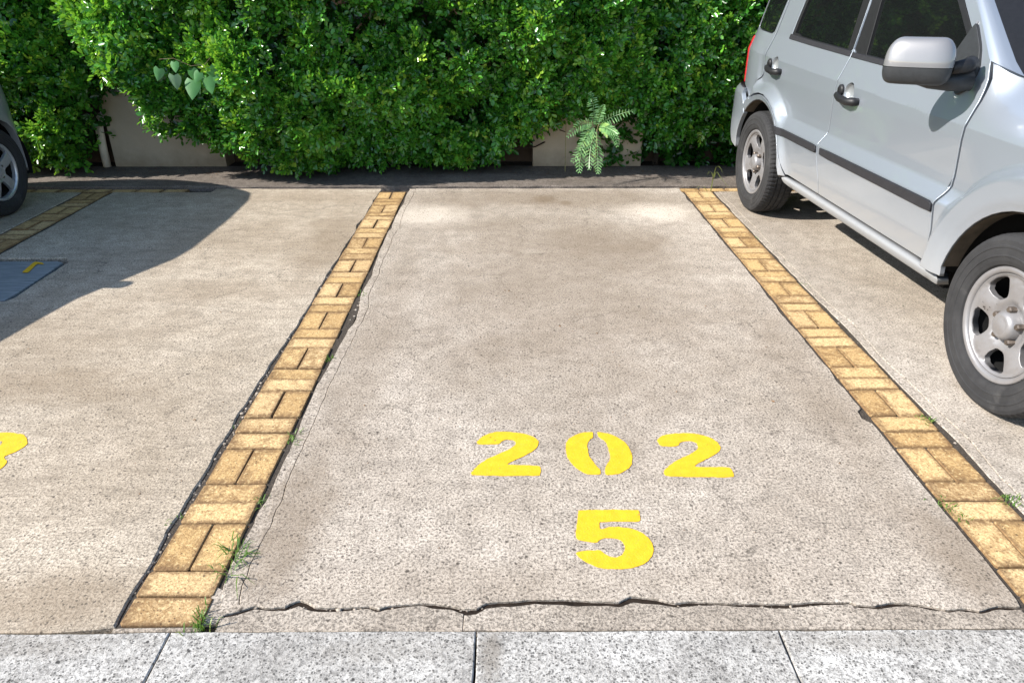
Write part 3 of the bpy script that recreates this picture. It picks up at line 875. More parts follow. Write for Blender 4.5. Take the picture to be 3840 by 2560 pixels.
def zb_table(tb):
    t = np.array(tb); return lambda x: np.interp(x, t[:, 0], t[:, 1])
zmain = zb_table([(-3.25, 1.0), (-3.117, .92), (-3.068, .72), (-2.86, .64), (-2.79, .43), (-2.638, .345), (-2.415, .305), (-2.289, .19), (-2.041, .145), (-1.73, .09), (-1.303, .07), (-.744, .065), (-.099, .055), (.02, .22), (.115, .27), (.282, .36), (.444, .45), (.603, .50), (.75, .47)])
def fmain(x, z):
    f = 5.66+.16*fbm(x*1.6, z*1.6, 3, 3)+.10*fbm(x*4.5, z*4.5, 8, 2)
    f = f+.40*np.clip((.75-z)/.75, 0, 1)**1.2
    f = f+.16*sstep(-1.7, -.4, x)+np.clip(x-.0, 0, 1)*.22            # falls back towards the right
    f = f+np.clip(-2.75-x, 0, 1)*.45          # rounded left end
    return f
zright = zb_table([(.4, .55), (.65, .50), (.819, .47), (1.036, .42), (1.219, .25), (1.471, .22), (1.78, .27), (2.2, .25), (3.4, .25)])
def fright(x, z):
    return 6.10+.10*fbm(x*1.8, z*1.8, 13, 3)+.06*fbm(x*4.5, z*4.5, 18, 2)+.18*np.clip((.6-z)/.6, 0, 1)**1.4
zleft = zb_table([(-6.5, .10), (-4.08, .10), (-3.87, .08), (-3.66, .07), (-3.55, .12), (-3.50, .29), (-3.30, .35), (-3.25, .40), (-3.10, .7)])
def fleft(x, z):
    return 5.95+.16*fbm(x*1.7, z*1.7, 23, 3)+.08*fbm(x*4.5, z*4.5, 28, 2)+.15*np.clip((.5-z)/.5, 0, 1)+np.clip(x+3.7, 0, 1)*.55
hedge('hedge_shrub', -3.30, .95, 2.6, fmain, zmain, 1900, 'large sunlit green hedge along the wall behind the empty bay', 1, lambda x, z: x > -3.22+.05*np.sin(z*9), ((-2.2, .03), (-1.6, .035), (-.9, .03), (-.2, .028), (.4, .025)))
hedge('hedge_shrub', .55, 3.6, 2.6, fright, zright, 1500, 'darker green hedge right of the fern, behind the silver car', 2, None, ((1.3, .03), (2.0, .03), (2.8, .03)))
hedge('hedge_shrub', -6.4, -3.12, 2.6, fleft, zleft, 1500, 'green hedge at the left edge, left of the bent pipe', 3, lambda x, z: x < np.where(z < .32, -3.58, -3.36)+.04*np.sin(z*11), ((-3.9, .03), (-4.7, .03), (-5.6, .03)))

# ---- climbing vine with pale heart-shaped leaves on the hedge
vine = empty('climbing_vine', (-2.28, 5.56, .86))
tag(vine, 'vine with pale heart-shaped leaves hanging on the sunlit hedge', 'vine')
def heart_leaf(cx, cz, size, rot, tilt, t, parent):
    L = [(0, 0), (.30, .14), (.46, -.10), (.42, -.42), (.24, -.75), (0, -1.08), (-.24, -.75), (-.42, -.42), (-.46, -.10), (-.30, .14)]
    V = [(0, 0, -.42)]
    V = [(0, -.03, -.40)]+[(px_, .10*abs(px_)*2, pz_) for px_, pz_ in L]
    V = [Vector(v)*size for v in V]
    Mx = Matrix.Rotation(tilt, 3, 'X') @ Matrix.Rotation(rot, 3, 'Y')
    V = [Mx @ v for v in V]
    F = [(0, i, i % 10+1) for i in range(1, 11)]
    o = quads('leaf', np.array([tuple(v) for v in V]), np.array(F), 3, M['vine'], parent, np.clip(t+rng.normal(0, .03, 11), 0, 1))
    o.location = (cx, random.uniform(-.03, .03), cz)
for (lx, lz, sz, ro, ti, t) in [(-.195, .045, .085, .35, .1, .8), (-.10, .085, .07, -.1, -.3, .5), (-.10, .0, .10, .05, .25, .97), (.02, .03, .09, -.4, .1, .6), (.085, .02, .075, .5, -.2, .55), (.15, .05, .095, -.35, .2, .75), (.115, -.02, .11, -.25, -.25, .35), (.015, -.035, .13, .05, -.35, .25), (.19, -.01, .07, -.7, -.2, .25)]:
    heart_leaf(lx, lz, sz, ro, ti, t, vine)
m = MB(); m.tube([(-.22, .06, .10), (-.1, .02, .11), (.02, .01, .06), (.12, .01, .07), (.2, .06, .16), (.2, .12, .26)], .0018, 5); m.build('stem', M['twig'], vine)

# ---- feathery-leaved seedling in front of the beige panel
fern = empty('feathery_plant', (.70, 5.87, .016))
tag(fern, 'feathery fern-like plant with drooping fronds in front of a beige panel', 'plant')
m = MB(); m.tube([(.03, .34, 0), (.02, .20, .15), (0, .02, .30), (-.005, 0, .40), (.01, -.01, .46)], [.007, .006, .005, .004, .003], 6); m.build('stem', M['stem'], fern)
def frond(P, yo, wid, t0, seed, npair=14):
    r = np.random.default_rng(seed)
    P = np.array([(a, b) for a, b in P]); ts = np.linspace(0, 1, npair)
    B = ((1-ts)**2)[:, None]*P[0]+(2*ts*(1-ts))[:, None]*(2*P[1]-.5*P[0]-.5*P[2])+(ts**2)[:, None]*P[2]
    C3 = np.stack([B[:, 0], yo[0]+(yo[1]-yo[0])*ts, B[:, 1]], 1)
    T = np.gradient(C3, axis=0); T /= np.linalg.norm(T, axis=1, keepdims=True)
    V = []; F = []; tint = []
    for i in range(1, npair):
        wfac = math.sin(math.pi*min(1, .12+.83*ts[i]))**.6
        for s in (-1, 1):
            side = np.cross(T[i], (0.15, -1, .25)); side = side/np.linalg.norm(side)*s
            d = side*.95+T[i]*.38+np.array([0, r.normal(-.1, .18), -.18+r.normal(0, .1)]); d /= np.linalg.norm(d)
            l = wid*wfac*r.uniform(.85, 1.1); w = np.cross(d, (0, -1, .4)); w = w/np.linalg.norm(w)*.0042
            dro = np.array([0, 0, -.16*l])
            b = len(V)
            V += [C3[i], C3[i]+d*l*.35+w, C3[i]+d*l*.75+w*.9+dro*.5, C3[i]+d*l+dro, C3[i]+d*l*.75-w*.9+dro*.5, C3[i]+d*l*.35-w]
            F += [(b, b+3, b+2, b+1), (b, b+5, b+4, b+3)]
            tint += [t0+r.normal(0, .1)]*6
    b = len(V)
    for i in range(npair):
        V += [C3[i]+np.array([.0015, 0, .0015]), C3[i]-np.array([.0015, 0, .0015])]; tint += [t0+.1]*2
        if i: F.append((b+2*i-2, b+2*i, b+2*i+1, b+2*i-1))
    quads('frond', np.array(V), np.array(F), 4, M['fern'], fern, np.clip(tint, 0, 1))
def fx(*pts): return [(a*.955-.70, b+(1.48-b)*.045-.016) for a, b in pts]
frond(fx((.700, .42), (.690, .55), (.655, .66)), (0, -.02), .055, .7, 1)
frond(fx((.695, .42), (.590, .425), (.480, .345)), (0, -.14), .052, .7, 2)
frond(fx((.735, .405), (.840, .478), (.985, .535)), (0, -.10), .050, .72, 3)
frond(fx((.695, .385), (.620, .275), (.525, .150)), (0, -.16), .066, .75, 4)
frond(fx((.690, .36), (.605, .21), (.585, .055)), (0, -.12), .060, .65, 5)
frond(fx((.725, .35), (.735, .19), (.736, .052)), (0, -.14), .055, .6, 6)
frond(fx((.755, .38), (.845, .36), (.895, .25)), (0, -.05), .050, .5, 7)
frond(fx((.70, .40), (.64, .36), (.57, .26)), (0, -.20), .058, .8, 11)
frond(fx((.71, .38), (.67, .24), (.655, .10)), (0, -.20), .058, .75, 12)
frond(fx((.74, .39), (.80, .40), (.87, .37)), (0, -.18), .050, .7, 13)
frond(fx((.72, .40), (.735, .50), (.76, .58)), (0, -.10), .045, .7, 14)
frond(fx((.74, .38), (.775, .37), (.795, .335)), (0, -.14), .022, .98, 8, 12)
frond(fx((.75, .40), (.775, .425), (.80, .43)), (0, -.12), .022, .95, 9, 12)
m = MB(); m.tube([(.482, 6.2, .015), (.478, 6.2, .25), (.477, 6.2, .46), (.56, 6.2, .54), (.64, 6.2, .60)], .0035, 5)
m.tube([(.477, 6.2, .45), (.53, 6.18, .47), (.55, 6.17, .43)], .0025, 5); m.tube([(.80, 6.25, .64), (.95, 6.2, .56)], .003, 5)
o = m.build('dry_twig', M['stem']); tag(o, 'thin dry bent twig standing left of the fern-like plant', 'twig')

# ---- grass
def tuft(x, y, n, h, spread, seed, label, z=-.02, tl=.45):
    r = np.random.default_rng(seed)
    V = []; F = []; T = []
    for i in range(n):
        a = r.uniform(0, 6.28); l = h*r.uniform(.5, 1.15); lean = spread*r.uniform(.3, 1.3)
        b0 = np.array([r.normal(0, .012), r.normal(0, .02), 0]); d = np.array([math.cos(a), math.sin(a), 0]); s = np.array([-d[1], d[0], 0])*r.uniform(.0012, .0024)
        p1 = b0+d*lean*.25+np.array([0, 0, l*.55]); p2 = b0+d*lean*.65+np.array([0, 0, l*.9]); p3 = b0+d*lean+np.array([0, 0, l*.92-lean*.25])
        b = len(V); V += [b0-s, b0+s, p1+s, p1-s, p2+s*.7, p2-s*.7, p3+s*.15, p3-s*.15]
        F += [(b, b+1, b+2, b+3), (b+3, b+2, b+4, b+5), (b+5, b+4, b+6, b+7)]; T += [np.clip(tl+r.normal(0, .18), 0, 1)]*8
    o = quads('grass_tuft', np.array(V), np.array(F), 4, M['grass'], None, np.array(T))
    o.location = (x, y, z)
    tag(o, label, 'grass', 'grass tufts in the paving joints')
B_ = 'beside the left paver strip'
C_ = 'beside the right paver strip'
tuft(-.79, 1.372, 46, .045, .03, 1, 'bright green grass tuft at the kerb end of the left paver strip')
tuft(-.785, 1.62, 34, .050, .07, 2, 'largest sprawling grass tuft right of the left paver strip')
tuft(-.785, 1.55, 10, .045, .09, 12, 'few long dark grass blades just in front of the sprawling tuft')
tuft(-.785, 1.862, 22, .028, .03, 3, 'small grass tuft level with the painted 5, right of the left paver strip')
tuft(-.785, 2.215, 30, .030, .035, 4, 'grass tuft right of the left paver strip, level with the figures 202')
tuft(-.775, 2.83, 22, .03, .03, 5, 'grass tuft on the broken edge at mid length of the left paver strip', tl=.4)
tuft(-.768, 3.56, 18, .03, .025, 6, 'faraway grass tuft right of the left paver strip above the broken edge')
tuft(-1.012, 1.785, 8, .03, .025, 7, 'tiny grass tuft in the dark gap left of the left paver strip')
tuft(-1.008, 2.33, 6, .025, .02, 8, 'tiny farther grass tuft in the gap left of the left paver strip')
tuft(1.372, 1.835, 40, .028, .03, 9, 'dense grass tuft left of the right paver strip near the kerb')
tuft(1.39, 1.775, 20, .022, .025, 10, 'low grass between two bricks of the right paver strip near the kerb', -.012)
tuft(1.592, 1.85, 44, .030, .04, 11, 'dense grass tuft at the right edge of the photo beside the right paver strip')
tuft(1.56, 2.325, 26, .020, .03, 13, 'grass growing in a joint of the right paver strip by the front wheel', -.012)
tuft(1.588, 4.48, 14, .022, .025, 14, 'faraway grass tuft right of the right paver strip near the rear wheel')
tuft(1.582, 3.67, 16, .022, .03, 15, 'grass tuft right of the right paver strip below the car doors')
def stalk():
    V = []; F = []; T = []
    def blade(pts, w):
        b = len(V)
        for i, p in enumerate(pts):
            ww = w*(1-.8*i/(len(pts)-1)); V.append(np.array(p)+(ww, 0, 0)); V.append(np.array(p)-(ww, 0, 0)); T.extend([.9, .9])
            if i: F.append((b+2*i-2, b+2*i, b+2*i+1, b+2*i-1))
    blade([(0, 0, 0), (.004, 0, .08), (.01, 0, .15), (.018, 0, .195), (.035, -.01, .205), (.055, -.02, .185), (.065, -.02, .16)], .004)
    blade([(.006, 0, .10), (.02, 0, .15), (.03, 0, .16), (.06, -.01, .12), (.10, -.02, .075), (.13, -.02, .045)], .0035)
    blade([(.005, 0, .12), (-.01, 0, .155), (-.03, 0, .165), (-.045, -.01, .14)], .003)
    blade([(-.02, 0, 0), (-.06, -.01, .05), (-.10, -.02, .055), (-.13, -.03, .03)], .003)
    o = quads('grass_stalk', np.array(V), np.array(F), 4, M['grass'], None, np.array(T)); o.location = (1.572, 5.61, -.01)
    tag(o, 'tall bent grass stalk at the far end of the right paver strip', 'grass')
stalk()

# ---- leaf litter at the hedge foot
V = []; F = []
for q in range(360):
    u = random.random()*.86
    x = random.uniform(-3.6, 2.2) if u < .8 else random.uniform(-2.6, 1.4); y = random.gauss(6.25, .13) if u < .8 else random.uniform(2, 5.5)
    z = .017 if y > 5.75 else .002
    if y > 6.4: z = .011
    s = random.uniform(.006, .017)*(1 if u < .8 else .6); a = random.uniform(0, 6.28); c, d = math.cos(a), math.sin(a)
    b = len(V)
    for (lx, ly, lz) in ((-1, 0, 0), (-.2, .42, .12), (1, 0, .05), (-.2, -.42, .18)):
        V.append((x+s*(lx*c-ly*d), y+s*(lx*d+ly*c), z+s*lz+.001))
    F.append((b, b+1, b+2, b+3))
o = quads('leaf_litter', np.array(V), np.array(F), 4, M['dry']); tag(o, kind='stuff')

# ------------------------------------------------------------------ car materials
def paint(name, c, dirt=True, metallic=.55, rough=.38):
    k = NB(name, rough, .5); p = k.obj()
    fl = k.noise(p, 900, 2, .5)
    cc = k.mix(k.map(fl, .35, .65, 0, .25), c, tuple(min(1, v*1.25) for v in c))
    if dirt:
        z = k.sepz(p)[2]
        d = k.math('ADD', z, k.map(k.noise(p, 4, 6, .7), 0, 1, -.10, .10))
        dm = k.map(d, .33, .60, .55, 0)
        cc = k.mix(dm, cc, (.20, .18, .15))
        spk = spots(k, k.scale(p, (1, .2, 1)), 26, .02, .10, .12)
        cc = k.mix(k.math('MULTIPLY', spk, k.map(z, .3, .55, .8, 0)), cc, (.05, .045, .04))
        k.put(k.b.inputs['Roughness'], k.map(d, .33, .62, .6, rough))
        k.put(k.b.inputs['Metallic'], k.map(d, .33, .60, .1, metallic))
        k.put(k.b.inputs['Coat Weight'], k.map(d, .33, .60, .1, .8))
    else:
        k.b.inputs['Metallic'].default_value = metallic; k.b.inputs['Coat Weight'].default_value = .8
    k.b.inputs['Coat Roughness'].default_value = .025; k.b.inputs['Coat IOR'].default_value = 1.75
    k.color(cc)
    return k.m
M['silver'] = paint('silver_car_paint', (.295, .327, .368))
M['silver2'] = paint('grey_car_paint', (.36, .38, .39))
M['mirrorcap'] = paint('mirror_cap_paint', (.175, .175, .178), False, .25, .45)
k = NB('tinted_glass', .03, .5); k.b.inputs['IOR'].default_value = 1.42
k.color(k.mix(k.noise(k.obj(), 2, 2), (.004, .005, .005), (.007, .008, .008))); M['glass'] = k.m
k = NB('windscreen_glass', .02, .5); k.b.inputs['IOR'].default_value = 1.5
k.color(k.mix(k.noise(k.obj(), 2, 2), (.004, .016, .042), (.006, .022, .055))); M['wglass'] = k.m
M['black'] = simple('black_trim_plastic', (.011, .011, .012), .5, .35, .2, 60)
M['moulding'] = simple('grey_rubber_moulding', (.020, .020, .023), .6, .3, .15, 40)
M['greyplastic'] = simple('mirror_plastic', (.024, .026, .028), .5, .35, .15, 60)
M['dark'] = simple('underbody_black', (.008, .008, .008), .9, .2, .3, 10)
M['liner'] = simple('dusty_wheel_arch_liner', (.085, .068, .05), .9, .2, .35, 12)
M['red'] = simple('red_tail_lamp', (.45, .008, .015), .15, .5, .15, 30, coat=.6)
M['lamp'] = simple('clear_lamp', (.55, .57, .58), .08, .5, .1, 30, coat=.8)
M['orange'] = simple('orange_lamp', (.6, .2, .02), .2, .5, .1, 30)
k = NB('tyre_rubber', .8, .35); p = k.obj()
n = k.noise(p, 9, 6, .7); c = k.ramp(n, [(.3, (.015, .015, .016)), (.6, (.027, .027, .028)), (.8, (.052, .05, .048))])
c = k.mix(k.map(k.noise(p, 3.5, 5, .75), .60, .75, 0, .4), c, (.12, .115, .11))
k.color(c); k.bump(k.noise(p, 140, 3, .7), .25, .003); M['tyre'] = k.m
k = NB('silver_steel_wheel', .42, .5); p = k.obj(); k.b.inputs['Metallic'].default_value = .35
c = k.mix(k.map(k.noise(p, 12, 5, .7), .45, .75, 0, .5), (.23, .225, .228), (.14, .122, .108))
x, y, z = k.sepz(p)
v = k.vor(p, 150); cc = k.sepz(v.outputs['Color'])
chip = k.math('MULTIPLY', k.math('LESS_THAN', cc[0], k.map(k.noise(p, 11, 3, .6), .62, .78, 0, .7)), k.math('LESS_THAN', v.outputs['Distance'], .5))
c = k.mix(chip, c, (.02, .018, .016)); k.color(c); M['rim'] = k.m
M['rim2'] = simple('alloy_wheel', (.50, .51, .53), .35, .5, .12, 14, metallic=.6)
M['nut'] = simple('worn_wheel_nut', (.15, .125, .105), .45, .5, .4, 60, metallic=.7)

def lathe(name, prof, mat, parent, nseg=96, mod=None, smooth=True):
    """profile of (r, y): spun round the local Y axis"""
    V = []; F = []
    for i in range(nseg):
        a = 2*math.pi*i/nseg
        for j, (r, y) in enumerate(prof):
            rr = r+(mod(i, j) if mod else 0)
            V.append((rr*math.cos(a), y, rr*math.sin(a)))
    n = len(prof)
    for i in range(nseg):
        k2 = (i+1) % nseg
        for j in range(n-1): F.append((i*n+j, i*n+j+1, k2*n+j+1, k2*n+j))
    return mesh(name, V, F, mat, parent, smooth)

def make_wheel(parent, loc, flip, R=.338, rimR=.218, steel=True, spin=0.0):
    """outer face towards +Y (flip: towards -Y); y = 0 is the outer side of the tyre, the tyre runs to -width"""
    w = empty('wheel', loc, 0 if not flip else math.pi, parent)
    # tyre
    g = .007
    prof = [(rimR-.004, -.028), (rimR+.006, -.010), (rimR+.020, -.004), (rimR+.034, -.001), (rimR+.036, .0015), (rimR+.040, .0015), (rimR+.042, .0), (R-.054, .0), (R-.052, .002), (R-.046, .002), (R-.043, .0), (R-.026, -.001), (R-.013, -.008), (R-.006, -.018), (R-.001, -.032), (R, -.055),
            (R, -.064), (R-g, -.066), (R-g, -.073), (R, -.075), (R+.001, -.098), (R-g, -.100), (R-g, -.108), (R+.001, -.110), (R, -.133), (R-g, -.135), (R-g, -.142), (R, -.144),
            (R, -.155), (R-.001, -.170), (R-.007, -.182), (R-.016, -.192), (R-.045, -.205), (rimR+.045, -.208), (rimR, -.19)]
    def mod(i, j):
        if 13 <= j <= 15 and i % 3 == 0: return -.0045
        if 28 <= j <= 30 and i % 3 == 0: return -.0045
        if j in (20, 23) and i % 4 == 0: return -.003
        return 0
    ty = lathe('tyre', prof, M['tyre'], w, 216, mod, False)
    # rim face
    def dep(r, th):
        if steel:
            d = np.interp(r, [0, .062, .072, .095, .13, .165, .178, .186, .192, .204, .209, rimR],
                          [.052, .052, .050, .036, .028, .025, .028, .027, .022, .014, .014, .020])
            sp5 = .5+.5*np.cos(5*th)
            d = d+.014*(1-sp5)*sstep(.08, .13, r)*(1-sstep(.172, .186, r))
        else:
            d = np.interp(r, [0, .05, .07, .12, .17, .185, .195, rimR], [.03, .03, .022, .018, .022, .024, .012, .018])
        return d
    def emb(a, b, d):
        r = np.hypot(a, b); th = np.arctan2(b, a)-spin
        return np.stack([a, -(dep(r, th)+d), b], 1)
    k_ = rimR/.212
    circ = [(.187*k_*math.cos(t), .187*k_*math.sin(t)) for t in np.linspace(0, 2*math.pi, 72, endpoint=False)]
    holes = []
    for q in range(5):
        c = spin+math.pi/5+q*2*math.pi/5
        if steel: pts = [(.104, -.19), (.104, .19), (.135, .33), (.166, .345), (.180, .26), (.182, 0), (.180, -.26), (.166, -.345), (.135, -.33)]
        else: pts = [(.075, -.22), (.075, .22), (.12, .36), (.175, .42), (.180, 0), (.175, -.42), (.12, -.36)]
        holes.append(chaikin([(r*math.cos(c+t), r*math.sin(c+t)) for r, t in pts], 1, .16))
    rim = sheet('rim', circ, emb, M['rim'] if steel else M['rim2'], w, holes, sp=.012, gap=0, rnd=.003, flange=.022, out=(0, 1, 0))
    lathe('rim_lip', [(.1865*k_, -.045), (.1875*k_, -.029), (.190*k_, -.021), (.194*k_, -.016), (.200*k_, -.014), (.206*k_, -.013), (.210*k_, -.015), (rimR, -.020), (rimR+.001, -.03)], M['rim'] if steel else M['rim2'], rim, 96)
    # centre cap and wheel nuts
    cap = lathe('centre_cap', [(.0005, -.006), (.030, -.007), (.034, -.009), (.036, -.008), (.046, -.013), (.0545, -.024), (.056, -.055)], M['rim'] if steel else M['rim2'], rim, 40)
    for q in range(5):
        a = spin+q*2*math.pi/5
        mbn = MB(); rn = .063
        c = Vector((rn*math.cos(a), 0, rn*math.sin(a)))
        mbn.tube([c+Vector((0, -.055, 0)), c+Vector((0, -.028, 0)), c+Vector((0, -.023, 0))], [.0125, .0125, .009], 6)
        mbn.build('wheel_nut', M['nut'], rim)
    lathe('barrel', [(rimR-.004, -.02), (rimR-.02, -.05), (rimR-.03, -.12), (rimR-.01, -.19)], M['dark'], w, 48)
    lathe('brake_disc', [(.001, -.11), (.135, -.11), (.135, -.125)], M['liner'], w, 32)
    return w

def grid_mesh(name, G, mat, parent, smooth=True, flip=False, thick=0):
    """G: (n, m, 3) array of points"""
    n, m_, _ = G.shape
    F = []
    for i in range(n-1):
        for j in range(m_-1):
            f = (i*m_+j, i*m_+j+1, (i+1)*m_+j+1, (i+1)*m_+j)
            F.append(f[::-1] if flip else f)
    return mesh(name, G.reshape(-1, 3), F, mat, parent, smooth)

def cross_skin(name, prof, hwid, crown, mat, parent, nt=25, sub=6):
    """skin across the car: prof = [(x, z, inset)] along the car, crown = (dx, dz) at the middle"""
    P = np.array(prof, float)
    t = np.linspace(0, len(P)-1, (len(P)-1)*sub+1)
    P = np.stack([np.interp(t, np.arange(len(P)), P[:, i]) for i in range(3)], 1)
    u = np.linspace(-1, 1, nt)
    c = 1-np.abs(u)**2.5
    G = np.zeros((len(P), nt, 3))
    G[:, :, 0] = P[:, 0:1]+c[None]*crown[0]
    G[:, :, 1] = u[None]*(hwid-P[:, 2:3])
    G[:, :, 2] = P[:, 1:2]+c[None]*crown[1]
    return grid_mesh(name, G, mat, parent)

# ------------------------------------------------------------------ the silver compact SUV in the right-hand bay
HW = .84
CAR = Vector((1.80, 2.43, 0))
ax = math.atan2(.99915, -.0412)
suv = empty('parked_car', (1.80+.84*.99915, 2.43+.84*.0412, 0), ax)
tag(suv, 'silver compact SUV with black side mouldings parked in the right bay', 'car')
WB = 2.672

def ys(x, z):
    x = np.asarray(x, float); z = np.asarray(z, float)
    zc = .935+.029*x
    zr = z-zc
    zl = z-.40*np.clip(x-2.45, 0, .43)*sstep(.5, .62, z)
    pro = np.interp(zl, [.2, .36, .48, .58, .640, .650, .700, .712, .76, .9, 3], [.07, .046, .022, .010, .004, .008, .046, .052, .052, .040, .036])
    flat = np.interp(z, [.2, .38, .6, .72, 3], [.07, .045, .036, .04, .04])
    ws = sstep(.34, .56, x)*(1-sstep(2.86, 2.93, x))
    y = ws*pro+(1-ws)*flat
    rf = np.hypot(x, (z-.33)); wf = 1-sstep(.53, .592, rf)
    y = y*(1-wf)+wf*(-.012+.015*sstep(.47, .41, rf))
    rr = np.hypot(x-2.672, z-.33); wr = 1-sstep(.455, .535, rr)
    y = y*(1-wr)+wr*(-.012+.012*sstep(.47, .41, rr))
    up = np.maximum(0, zr)
    y = y+np.minimum(up, .14)*.34+np.maximum(0, up-.14)*.22+.30*np.maximum(0, zr-.38)**2
    y = y+np.where(x > 2.98, .55*(x-2.98)**2, 0)+3.0*np.maximum(0, x-3.27)**2
    y = y+.9*np.maximum(0, -.28-x)**2
    zt = np.interp(x, [-.65, -.4, 0, .4, .6], [.90, 1.0, 1.075, 1.13, 1.16])
    y = y+3.2*np.maximum(0, z-(zt-.16))**2*(1-sstep(.42, .60, x))
    return y

def emb_side(s, off=0.0, fn=ys):
    def e(a, b, d): return np.stack([a, s*(HW-fn(a, b)-off-d), b], 1)
    return e

fseam = [(.600, .372), (.572, .45), (.563, .52), (.574, .629), (.558, .684), (.556, .757), (.556, .95), (.556, 1.05), (.572, 1.13), (.606, 1.197), (.700, 1.279), (.860, 1.405), (1.05, 1.545)]
mseam = [(1.695, .372), (1.695, .46), (1.737, .60), (1.735, .70), (1.725, .85), (1.715, .98), (1.700, 1.11), (1.725, 1.38), (1.765, 1.61)]
arcr = lambda r, a0, a1, n: [(2.672+r*math.cos(math.radians(a)), .33+r*math.sin(math.radians(a))) for a in np.linspace(a0, a1, n)]
arcf = lambda r, a0, a1, n: [(r*math.cos(math.radians(a)), .33+r*math.sin(math.radians(a))) for a in np.linspace(a0, a1, n)]
rseam = [(2.705, 1.59), (2.765, 1.36), (2.800, 1.11), (2.822, 1.0), (2.828, .895), (2.90, .835), (2.875, .765)]+arcr(.462, 62, 152, 9)+[(2.21, .45), (2.165, .372)]
fdoor = fseam[::-1]
front_poly = fseam+[(1.25, 1.592)]+mseam[::-1]
rear_poly = mseam+[(2.40, 1.612)]+rseam
win_f = [(1.692, 1.113), (1.717, 1.40), (1.744, 1.562), (1.25, 1.548), (1.11, 1.515), (.93, 1.385), (.77, 1.262), (.70, 1.18), (.70, 1.092), (1.2, 1.100)]
win_r = [(1.708, 1.116), (2.20, 1.130), (2.545, 1.146), (2.540, 1.22), (2.52, 1.36), (2.44, 1.545), (1.766, 1.565), (1.733, 1.40)]
circle = lambda cx, cz, r, n=20: [(cx+r*math.cos(t), cz+r*math.sin(t)) for t in np.linspace(0, 2*math.pi, n, endpoint=False)]
hand = {'f': (1.555, .945), 'r': (2.615, .975)}

def shrink(P, d):
    P = resample(P, .03)
    if area(P) < 0: P = P[::-1]
    return offset(P, d)[0]

def make_handle(s, cx, cz, parent):
    h = empty('door_handle', (0, 0, 0), 0, parent)
    y0 = float(ys(cx, cz))
    # concave bowl let into the door
    V = []; F = []; nr, na = 6, 22
    for i in range(nr+1):
        r = .0468*math.cos(math.pi/2*i/nr) if i < nr else .001; d = .026*math.sin(math.pi/2*i/nr)
        for j in range(na):
            t = 2*math.pi*j/na; xx = cx+r*math.cos(t)*1.08; zz = cz+r*math.sin(t)
            V.append((xx, s*(HW-float(ys(xx, zz))-.001-d), zz))
    for i in range(nr):
        for j in range(na):
            f = (i*na+j, i*na+(j+1) % na, (i+1)*na+(j+1) % na, (i+1)*na+j); F.append(f if s < 0 else f[::-1])
    mesh('bowl', V, F, M['silver2'], h, True)
    # grip bar with two feet
    m = MB()
    pts = [(cx+.115, -.004, cz-.018), (cx+.092, .018, cz-.022), (cx+.03, .033, cz-.030), (cx-.05, .034, cz-.034), (cx-.10, .020, cz-.030), (cx-.115, -.004, cz-.028)]
    m.tube([(a, s*(HW-y0+b), c) for a, b, c in pts], [.014, .018, .018, .020, .022, .017], 12)
    m.build('grip', M['black'], h, True)
    m = MB(); m.tube([(cx+.085, s*(HW-y0-.01), cz+.004), (cx+.085, s*(HW-y0+.010), cz+.004), (cx+.085, s*(HW-y0+.016), cz+.004)], [.030, .029, .020], 16)
    m.build('lock_boss', M['black'], h, True)
    return h

xr = np.arange(-.6, 3.0, .022)
rows = [(x_, .935+.029*x_+d_) for x_ in xr for d_ in (-.003, .003)]
for zz_ in (.638, .652, .698, .714):
    rows += [(x_, zz_+.40*min(max(x_-2.45, 0), .43)) for x_ in xr if .45 < x_ < 2.9]
for r_ in (.528, .545, .575, .594):
    rows += [(r_*math.cos(a_), .33+r_*math.sin(a_)) for a_ in np.linspace(.3, 2.9, 80)]
for r_ in (.46, .48, .50, .52, .536):
    rows += [(2.672+r_*math.cos(a_), .33+r_*math.sin(a_)) for a_ in np.linspace(.3, 3.0, 70)]

